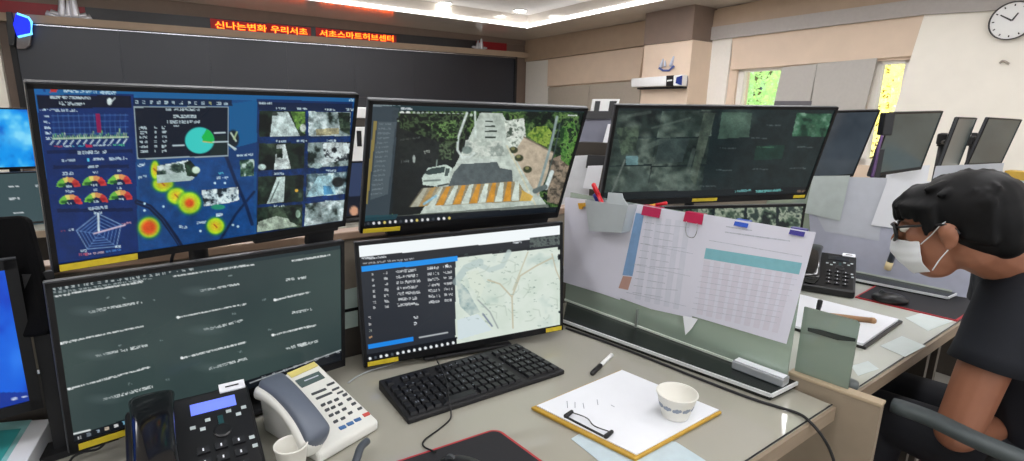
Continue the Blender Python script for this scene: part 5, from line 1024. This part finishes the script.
tag(ds([(608, 124), (613, 124), (608, 144), (602.5, 144)], dS-.03, .004).build('paper_sheet', m_paper), 'narrow white sheet on the grey document stand next to the wide monitor', 'paper', sg_)
tag(ds([(574, 156), (592, 155), (588, 206), (560, 206)], dS-.25, .004).build('paper_sheet', mat('soft_white_paper', (216, 218, 222), .7)), 'tall white sheet hanging beside the right edge of the street camera monitor', 'paper', sg_)
tag(ds([(588, 155), (608, 156), (604, 168), (586, 168)], dS-.27, .012).build('black_card', m_black), 'black card propped below the grey document stand', 'card')
tag(ds([(588, 166), (603, 165.5), (598, 190), (583, 188)], dS-.29, .004).build('paper_sheet', m_paper), 'white sheet under the black card by the pen pocket', 'paper', sg_)
# ---------------------------------------------------------------- second desk
DB = DESK
t = thing('folder', 'black folder with white pages on the second desk by the acrylic screen', 'folder', V(*onz(845, 322, DB)))
F0 = topoly(((800, 294), (903, 320), (866, 346), (760, 318)), DB+.012)
m = MB(); m.prism([V(p[0], p[1], DB+.0005) for p in F0], (0, 0, .009)); m.build('cover', m_black, t, bevel=.002); fc_ = sum(F0)/4
m = MB(); m.prism([V(p[0], p[1], DB+.0098) for p in [fc_+(p-fc_)*.95-E1*.008 for p in F0]], (0, 0, .007)); m.build('pages', m_paper, t)
pen('wooden_stick', 'brown wooden stick lying across the white pages of the folder', onz(821, 314.5, DB+.024), onz(876, 321, DB+.024), .0085, mat('brown_stick', (168, 128, 92), .5), mat('brown_stick_end', (180, 140, 102), .5), .1, None, 'stick')
b_ = onz(815, 322, DB+.0168); pen('marker_pen', 'black marker pen standing upright beside the white pages', b_, b_+V(.006, 0, .072), .0065, m_black, m_black, .35, None, 'pen')
MP = topoly(((855, 297), (880, 283), (992, 298), (957, 321)), DB+.003); t = thing('mouse_pad', 'black mouse pad with red edge on the second desk in front of the masked person', 'mouse pad', V(*(sum(MP)/4*V(1, 1, 0)))+V(0, 0, DB), 'mouse pads'); mc_ = sum(MP)/4
m = MB(); m.prism([V(p[0], p[1], DB+.0003) for p in MP], (0, 0, .004)); m.build('red_edge', mat('red_stitching', (176, 40, 50), .6), t)
m = MB(); m.prism([V(*(mc_+(p-mc_)*.96)[:2], DB+.0043) for p in MP], (0, 0, .0006)); m.build('cloth_top', mat('black_cloth', (34, 34, 38), .8, vary=.1, scale=300), t)
mc2 = onz(890, 298, DB+.02); t = thing('computer_mouse', 'black computer mouse on the pad in front of the masked person', 'mouse', V(mc2[0], mc2[1], DB+.0052), 'computer mice')
MR = yawM(150); m = MB(); m.ball(V(mc2[0], mc2[1], DB+.016), (.055, .032, .024), MR, 18); m.v = [V(p[0], p[1], max(p[2], DB+.0052)) for p in m.v]; m.build('shell', m_black, t, smooth=True)
m = MB(); m.lathe([(.008, -.003), (.008, .003)], V(mc2[0], mc2[1], DB+.037)+MR @ V(.026, 0, 0), MR @ np.array([[1., 0, 0], [0, 0, 1], [0, -1, 0]]).T, 14); m.build('scroll_wheel', mat('wheel_grey', (70, 74, 78), .4), t)
for pts, lb in (([(851, 366), (868, 361), (879, 369), (858, 376)], 'pale blue paper slip on the second desk beside the rubber foot'), ([(905, 318), (934, 309), (956, 320), (928, 331)], 'pale blue paper sheet on the second desk near the red edged pad'), ([(880, 346), (902, 336), (926, 346), (905, 357)], 'pale paper sheet on the front edge of the second desk')):
    m = MB(); m.prism(topoly(pts, DB+.0004), (0, 0, .0005)); tag(m.build('paper_sheet', mat('icy_paper', (204, 214, 212), .5, vary=.03)), lb, 'paper', 'paper slips on the second desk')
s2 = 'white sheets on the far glass partition'
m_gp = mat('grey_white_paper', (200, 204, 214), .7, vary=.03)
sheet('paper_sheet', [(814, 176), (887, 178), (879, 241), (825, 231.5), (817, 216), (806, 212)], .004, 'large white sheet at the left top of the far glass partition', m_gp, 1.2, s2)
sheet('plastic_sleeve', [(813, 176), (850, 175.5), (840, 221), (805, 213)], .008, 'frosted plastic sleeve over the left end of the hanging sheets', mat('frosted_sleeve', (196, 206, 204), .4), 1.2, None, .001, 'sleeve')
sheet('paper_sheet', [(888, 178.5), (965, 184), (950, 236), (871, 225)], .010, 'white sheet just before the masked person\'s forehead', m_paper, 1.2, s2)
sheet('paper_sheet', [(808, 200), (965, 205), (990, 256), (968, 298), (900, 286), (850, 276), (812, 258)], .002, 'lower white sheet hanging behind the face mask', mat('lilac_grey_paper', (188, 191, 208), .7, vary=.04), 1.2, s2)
p0, p1 = gp(897, 243, .03, 1.2), gp(887, 270, .03, 1.2); pen('marker_pen', 'grey marker with cream tip in front of the lower hanging sheet by the face mask', p0, p1, .011, mat('marker_grey', (76, 82, 92), .4), mat('cream_cap', (226, 206, 160), .4), .3, None, 'pen')
m = MB(); m.prism([onpl(u, v, row(0, .8205), E2) for u, v in ((340, 291), (357, 287), (358, 326), (341, 330))], -E2*.0006); tag(m.build('paper_sheet', mat('pale_green_paper', (186, 204, 196), .6)), 'pale green sheet on the tan screen between the two lower monitors', 'paper')
# beyond: next partition's sheets and a slim camera on a post
sheet('paper_sheet', [(884, 168), (930, 165), (926, 186), (876, 190)], .004, 'white sheet below the grey green monitor by the yellow window', m_paper, 2.4, 'white sheets further along the row')
sheet('paper_sheet', [(936, 166), (1004, 163), (1000, 186), (930, 190)], .004, 'white sheet below the two farthest monitors', m_gp, 2.4, 'white sheets further along the row')
p_ = dep(884, 130, 2.35); t = thing('webcam_post', 'slim black camera post with purple cable against the yellow window', 'camera', V(p_[0], p_[1], DESK))
MB().box(V(p_[0], p_[1], (DESK+1.24)/2), (.022, .022, 1.24-DESK)).build('post', m_black, t); MB().box(dep(886, 124, 2.35), (.045, .04, .10)).build('camera_head', m_black, t, bevel=.005)
MB().tube(spline([dep(882, 136, 2.33), dep(878, 150, 2.32), dep(875, 165, 2.32), dep(872, 178, 2.32)], 5), .007, 8).build('purple_cable', mat('purple_cable', (74, 44, 96), .4), t, smooth=True)

c_ = dep(1018, 176, 2.6); t = thing('storage_carton', 'pale carton with amber band behind the masked person at the right edge', 'carton', V(c_[0], c_[1], DESK))
MB().box(V(c_[0], c_[1], DESK+.001+.18), (.10, .08, .36), yawM(36)).build('body', mat('pale_blue_carton', (178, 196, 206), .6), t, bevel=.003)
MB().box(V(c_[0], c_[1], DESK+.381), (.104, .084, .04), yawM(36)).build('amber_band', mat('amber_band', (206, 168, 72), .5), t)
# ================================================================ THE SEATED PERSON
m_skin = mat('skin', (152, 101, 77), .5, vary=.05, scale=25); m_hair = mat('black_hair', (9, 9, 11), .55, vary=.3, scale=120, spec=.2)
m_navy = mat('navy_cotton', (15, 20, 31), .8, vary=.08, scale=60); m_trs = mat('dark_trousers', (24, 26, 34), .8, vary=.1)
m_mask = mat('white_mask', (232, 234, 238), .7, vary=.02); m_red2 = mat('maroon_seat', (104, 28, 38), .7, vary=.08)
HC = dep(951, 226, 1.22)                                         # head centre
fd = V(-.64, .77, -.30); fd /= np.linalg.norm(fd); lf = V(-.77, -.64, 0); lf = lf-lf@fd*fd; lf /= np.linalg.norm(lf); upv = np.cross(fd, lf)
HM = np.array([fd, lf, upv]).T
def Hd(x, y, z): return HC+HM @ V(x, y, z)
neckb = dep(1014, 263, 1.29); chest = dep(1042, 345, 1.31); pelv = chest+V(.595, -.804, 0)*.10+V(.02, -.01, 0); pelv[2] = .53
shL = dep(1016, 292, 1.24); elL = dep(957, 432, 1.29); wrL = pelv+V(-.07, -.06, .09)+V(-.595, .804, 0)*.15; 
shR = shL+(neckb-shL)*2.0+V(0, 0, -.01); elR = shR+V(.03, .0, -.27)
wrR = wrL+V(.15, .12, .0)
hipL = pelv+V(-.07, -.06, 0); hipR = pelv+V(.06, .07, 0)
fwd = V(-.595, .804, 0)
knL = hipL+fwd*.40+V(0, 0, .0); knR = hipR+fwd*.42
anL = knL+fwd*.02; anL = V(anL[0], anL[1], .10); anR = V(*(knR+fwd*.02)[:2], .10)
pr = thing('person', 'seated person with black hair, glasses, white face mask and navy t-shirt, over the second desk', 'person', V(pelv[0], pelv[1], 0))
b = MB()
# head
b.ball(Hd(-.018, 0, .022), (.098, .076, .084), HM, 20); b.ball(Hd(.030, 0, -.030), (.062, .060, .080), HM, 18); b.ball(Hd(.040, 0, -.085), (.042, .042, .034), HM, 14)
b.cap(Hd(.085, 0, .015), .012, Hd(.108, 0, -.022), .014); b.ball(Hd(.072, 0, .034), (.02, .055, .016), HM, 12); b.ball(Hd(.086, 0, -.058), (.014, .026, .014), HM, 12)
for s_ in (1, -1):
    b.ball(Hd(.060, .034*s_, -.012), (.022, .024, .022), HM, 12)
    e = Hd(-.010, .076*s_, -.012); EM = HM @ yawM(-24*s_)
    b.ball(e, (.021, .009, .032), EM, 14); b.ball(e+HM @ V(.004, .004*s_, .008), (.016, .010, .018), EM, 12); b.ball(e+HM @ V(.004, .002*s_, -.024), (.009, .007, .011), EM, 10)
# neck, trunk
b.cap(Hd(-.035, 0, -.045), .060, neckb, .064); b.cap(neckb, .075, chest, .125); b.cap(chest, .13, pelv, .13)
b.cap(neckb+V(0, 0, -.02), .06, shL, .055); b.cap(neckb+V(0, 0, -.02), .06, shR, .055)
b.cap(shL, .058, elL, .047); b.cap(elL, .045, wrL, .028); b.cap(shR, .056, elR, .042); b.cap(elR, .042, wrR, .027)
for h_, k_, a_ in ((hipL, knL, anL), (hipR, knR, anR)):
    b.cap(h_, .085, k_, .058); b.cap(k_, .058, a_, .038); b.cap(a_-V(0, 0, .03), .038, a_+fwd*.15-V(0, 0, .055), .028)
# hands: palm, four fingers, thumb, loosely curled on the lap
for w_, el_, s_ in ((wrL, elL, 1), (wrR, elR, -1)):
    d_ = fwd*.75+V(.55, .35, -.18)*(1 if s_ > 0 else -.3); d_ = d_/np.linalg.norm(d_); sd = np.cross(d_, V(0, 0, 1)); sd /= np.linalg.norm(sd); dn = V(0, 0, -1)
    for k, (o_, L_) in enumerate(((-.030, .060), (-.010, .072), (.010, .068), (.029, .052))):
        q0 = w_+d_*.085+sd*o_; b.cap(w_+d_*.01+sd*o_*.6, .015, q0, .0125)
        q1 = q0+d_*L_*.5+dn*.014+sd*o_*.1; q2 = q1+d_*L_*.3+dn*.024; b.cap(q0, .0098, q1, .0088, 10); b.cap(q1, .0088, q2, .0074, 10)
    t0 = w_+d_*.028-sd*.026*s_; t1 = t0+d_*.030-sd*.024*s_+dn*.006; t2 = t1+d_*.028-sd*.004*s_+dn*.01; b.cap(t0, .014, t1, .0115, 10); b.cap(t1, .0115, t2, .009, 10)
body = b.build('body', m_skin, pr, remesh=.0045, sm_it=4)
# eyes and brows
for s_ in (1, -1):
    m = MB(); m.ball(Hd(.078, .033*s_, .006), (.012, .013, .009), HM, 14); eo = m.build('eye', mat('eye_white', (226, 222, 216), .2), pr, smooth=True)
    m = MB(); m.ball(Hd(.0875, .033*s_, .005), (.0035, .006, .006), HM, 12); m.build('iris', m_hair, eo, smooth=True)
    m = MB(); m.cap(Hd(.090, .018*s_, .030), .0045, Hd(.076, .052*s_, .030), .0035, 8); m.build('eyebrow', m_hair, pr, smooth=True)
# hair: full cap over the skull with a loose fringe
h = MB(); h.ball(Hd(-.036, 0, .036), (.106, .088, .086), HM, 24); h.ball(Hd(-.062, 0, .012), (.082, .083, .092), HM, 20); h.ball(Hd(.034, 0, .070), (.056, .066, .036), HM, 18); h.ball(Hd(-.088, 0, -.020), (.046, .064, .062), HM, 16)
rs = np.random.RandomState(5)
for k in range(46):                                             # fringe and side locks
    an = rs.uniform(-1.5, 1.5); x, y = .082*math.cos(an)+.0, .074*math.sin(an)
    top = Hd(x*.62, y*.75, .092-.02*abs(an)); ln_ = rs.uniform(.036, .052) if abs(an) < 1.15 else rs.uniform(.05, .085)
    mid = Hd(x*1.06+.004, y*1.08, .066-.01*abs(an)); end = Hd(x*1.10+.012*math.cos(an), y*1.12, .084-ln_-.008*abs(an))
    h.cap(top, .017, mid, .0135, 8); h.cap(mid, .0135, end, .0045, 8)
for s_ in (1, -1):
    for k in range(9): a_ = -.005-.010*k; h.cap(Hd(a_, .068*s_, .05), .016, Hd(a_+.006, .071*s_, .014-(.028 if k > 3 else .0)-.004*max(k-3, 0)), .010, 8)
for k in range(34):                                             # crown tufts
    g = rs.normal(0, 1, 3); g[2] = abs(g[2])+.2; g /= np.linalg.norm(g); p0 = Hd(*(V(-.036, 0, .034)+g*V(.098, .083, .084))); dr_ = V(rs.normal(.3, .4), rs.normal(0, .4), -.25); h.cap(p0, .010, Hd(*(V(-.036, 0, .034)+g*V(.103, .088, .088)+dr_*.035)), .007, 8)
h.build('hair', m_hair, pr, remesh=.0042, sm_it=2)
# mask with ear loops
m = MB(); nu, nv = 25, 13; vs = []
for i in range(nv):
    z = -.012-.096*i/(nv-1)
    for j in range(nu):
        a_ = math.radians(-66+132*j/(nu-1)); q = i/(nv-1); wd_s = 1-.10*(2*q-1)**2
        rx_ = .101+.020*math.cos(a_)**6*math.sin(math.pi*min(q*1.25+.12, 1))-.022*max(q-.72, 0)/.28; ry_ = .0705*wd_s-.010*max(q-.6, 0)/.4
        crease = .0016*math.sin(q*math.pi*7)*max(math.cos(a_), 0); vs.append(Hd(.004+(rx_+crease)*math.cos(a_)**.92 if math.cos(a_) > 0 else .004, (ry_+crease)*math.sin(a_), z-.006*abs(math.sin(a_))*(.5-q)*4))
m.add(vs, [(i*nu+j, i*nu+j+1, (i+1)*nu+j+1, (i+1)*nu+j) for i in range(nv-1) for j in range(nu-1)])
mk = m.build('face_mask', m_mask, pr, smooth=True, solid=.0016, subsurf=1)
for s_ in (1, -1):
    m = MB(); m.tube(spline([Hd(.046, .064*s_, -.030), Hd(.022, .073*s_, -.010), Hd(.004, .080*s_, .008), Hd(-.010, .082*s_, .018)], 6), .0014, 6); m.tube(spline([Hd(.034, .056*s_, -.092), Hd(.014, .070*s_, -.066), Hd(-.004, .078*s_, -.046), Hd(-.012, .082*s_, -.036)], 6), .0014, 6); m.build('ear_loop', m_mask, mk, smooth=True)
# glasses
g = MB()
for s_ in (1, -1):
    g.tube([Hd(.104-.014*(abs(y-.034)/.028)**2*(1 if y > .034 else .2), y*s_, z) for y, z in ((.010, .016), (.010, -.010), (.018, -.017), (.050, -.017), (.060, -.008), (.060, .016), (.052, .021), (.018, .021), (.010, .016))], .0034, 8)
    g.tube(spline([Hd(.086, .061*s_, .014), Hd(.05, .0765*s_, .014), Hd(.0, .082*s_, .012), Hd(-.020, .082*s_, .004), Hd(-.03, .080*s_, -.012)], 5), .003, 8)
g.tube(spline([Hd(.104, .010, .008), Hd(.109, 0, .010), Hd(.104, -.010, .008)], 5), .0022, 8); go = g.build('glasses', m_black, pr, smooth=True)
for s_ in (1, -1):
    m = MB(); m.prism([Hd(.103-.012*(abs(y-.034)/.028)**2*(1 if y > .034 else .2), y*s_, z) for y, z in ((.011, .015), (.011, -.010), (.019, -.016), (.049, -.016), (.059, -.008), (.059, .015), (.052, .020), (.018, .020))], HM @ V(.001, 0, 0)); m.build('lens', thin_glass('lens_glass', (236, 246, 240), .02, .2), go)
# t-shirt
s = MB(); sl = shL+(elL-shL)*.52; sr = shR+(elR-shR)*.60
s.cap(neckb+V(.012, .0, -.045), .082, chest, .142); s.cap(neckb+V(.045, -.055, -.030), .075, neckb+V(.02, -.03, -.10), .10); s.cap(chest, .146, pelv, .150); s.ball(chest+fwd*.01, (.15, .15, .17), None, 18)
s.cap(neckb+V(.005, 0, -.045), .072, shL+V(0, 0, -.002), .069); s.cap(neckb+V(.005, 0, -.045), .072, shR+V(0, 0, -.002), .069)
so = s.build('tshirt', m_navy, pr, remesh=.0055, sm_it=6)
for a_, e_, c_ in ((shL, sl, elL), (shR, sr, elR)):
    d_ = (c_-a_)/np.linalg.norm(c_-a_); x = np.cross(d_, V(.2, .3, .9)); x /= np.linalg.norm(x); SM = np.array([x, np.cross(d_, x), d_]).T; L_ = np.linalg.norm(e_-a_)
    m = MB(); m.lathe([(.058, -.03), (.069, 0), (.070, L_*.4), (.071, L_*.8), (.074, L_), (.070, L_), (.060, L_*.8), (.06, .0), (.05, -.03)], a_, SM, 28, close=False); m.build('sleeve', m_navy, so, smooth=True)
m = MB(); nd = Hd(-.035, 0, -.045)-neckb; nd /= np.linalg.norm(nd); x = np.cross(nd, V(.2, .9, .1)); x /= np.linalg.norm(x); NM = np.array([x, np.cross(nd, x), nd]).T
m.lathe([(.084, -.030), (.077, -.010), (.072, .002), (.069, .002), (.070, -.012), (.076, -.030)], neckb, NM, 32, close=False); m.build('collar', mat('navy_rib', (32, 38, 54), .8, vary=.08, scale=60), so, smooth=True)
tr_ = MB()
for h_, k_, a_ in ((hipL, knL, anL), (hipR, knR, anR)): tr_.cap(h_, .098, k_, .070); tr_.cap(k_, .070, a_, .056)
tr_.cap(hipL, .10, hipR, .10); tr_.build('trousers', m_trs, pr, remesh=.008, sm_it=4)
for a_ in (anL, anR):
    m = MB(); m.cap(a_-V(0, 0, .045), .046, a_+fwd*.16-V(0, 0, .062), .036); m.build('shoe', m_black, pr, remesh=.006, sm_it=3)
# chair
sz = pelv[2]-.15; ch = V(pelv[0], pelv[1], 0)
c = thing('office_chair', 'dark office chair with grey armrest under the masked person', 'chair', V(pelv[0], pelv[1], 0)); CM = np.array([np.cross(fwd, V(0, 0, 1)), fwd, V(0, 0, 1)]).T
m = MB(); m.box(ch+fwd*.08+V(0, 0, sz-.035), (.48, .48, .07), CM); m.build('seat', m_red2, c, bevel=.025, seg=3)
m = MB(); m.box(ch-fwd*.24+V(0, 0, sz+.28), (.44, .05, .50), CM); m.build('backrest', m_blackm, c, bevel=.02, seg=3)
arm_pts = [onz(893, 399, .735), onz(930, 412, .735), onz(975, 433, .733), onz(1030, 456, .73), onz(1060, 472, .728)]
az = [p for p in arm_pts]; m = MB(); P_ = spline(az, 5); vs = []
for i, p in enumerate(P_):
    q = i/(len(P_)-1); t_ = P_[min(i+1, len(P_)-1)]-P_[max(i-1, 0)]; t_ /= np.linalg.norm(t_); sd = np.cross(t_, V(0, 0, 1)); sd /= np.linalg.norm(sd); w_ = .024*(1 if 0 < i < len(P_)-1 else .7)
    for k in range(12): an = k*math.pi/6; x, z = math.cos(an), math.sin(an); vs.append(p+sd*math.copysign(abs(x)**.6, x)*w_+V(0, 0, math.copysign(abs(z)**.6, z)*.014-.014))
n_ = len(P_); m.add(vs, [(i*12+j, i*12+(j+1) % 12, (i+1)*12+(j+1) % 12, (i+1)*12+j) for i in range(n_-1) for j in range(12)]+[tuple(range(12)), tuple(range((n_-1)*12, n_*12))])
m.build('armrest', mat('armrest_grey', (62, 70, 72), .5, vary=.04), c, smooth=True)
ap = (arm_pts[2]+arm_pts[3])/2; m = MB(); m.tube(spline([ap-V(0, 0, .02), ap-V(0, 0, .12), ap*.6+ch*.4+V(0, 0, sz-.06)*.0+V(0, 0, .18)-V(0, 0, .0)], 6), .016, 10)
m.build('armrest_post', m_blackm, c, smooth=True)
m = MB(); m.tube([ch+V(0, 0, .10), ch+V(0, 0, sz-.07)], .03, 14); m.build('gas_column', m_black, c, smooth=True)
for k in range(5):
    an = k*1.2566; e_ = ch+V(math.cos(an)*.29, math.sin(an)*.29, .075); m = MB(); m.tube([ch+V(0, 0, .11), e_], [.026, .018], 10); lg_ = m.build('base_leg', m_blackm, c, smooth=True)
    m = MB(); m.lathe([(.028, -.02), (.028, .02)], V(e_[0], e_[1], .029), np.array([V(0, 0, 1), V(math.cos(an), math.sin(an), 0), V(-math.sin(an), math.cos(an), 0)]).T, 16); m.build('caster', m_black, lg_, smooth=True)
print('PELV', pelv, 'sh', shL, 'el', elL, 'head', HC, 'sz', sz)
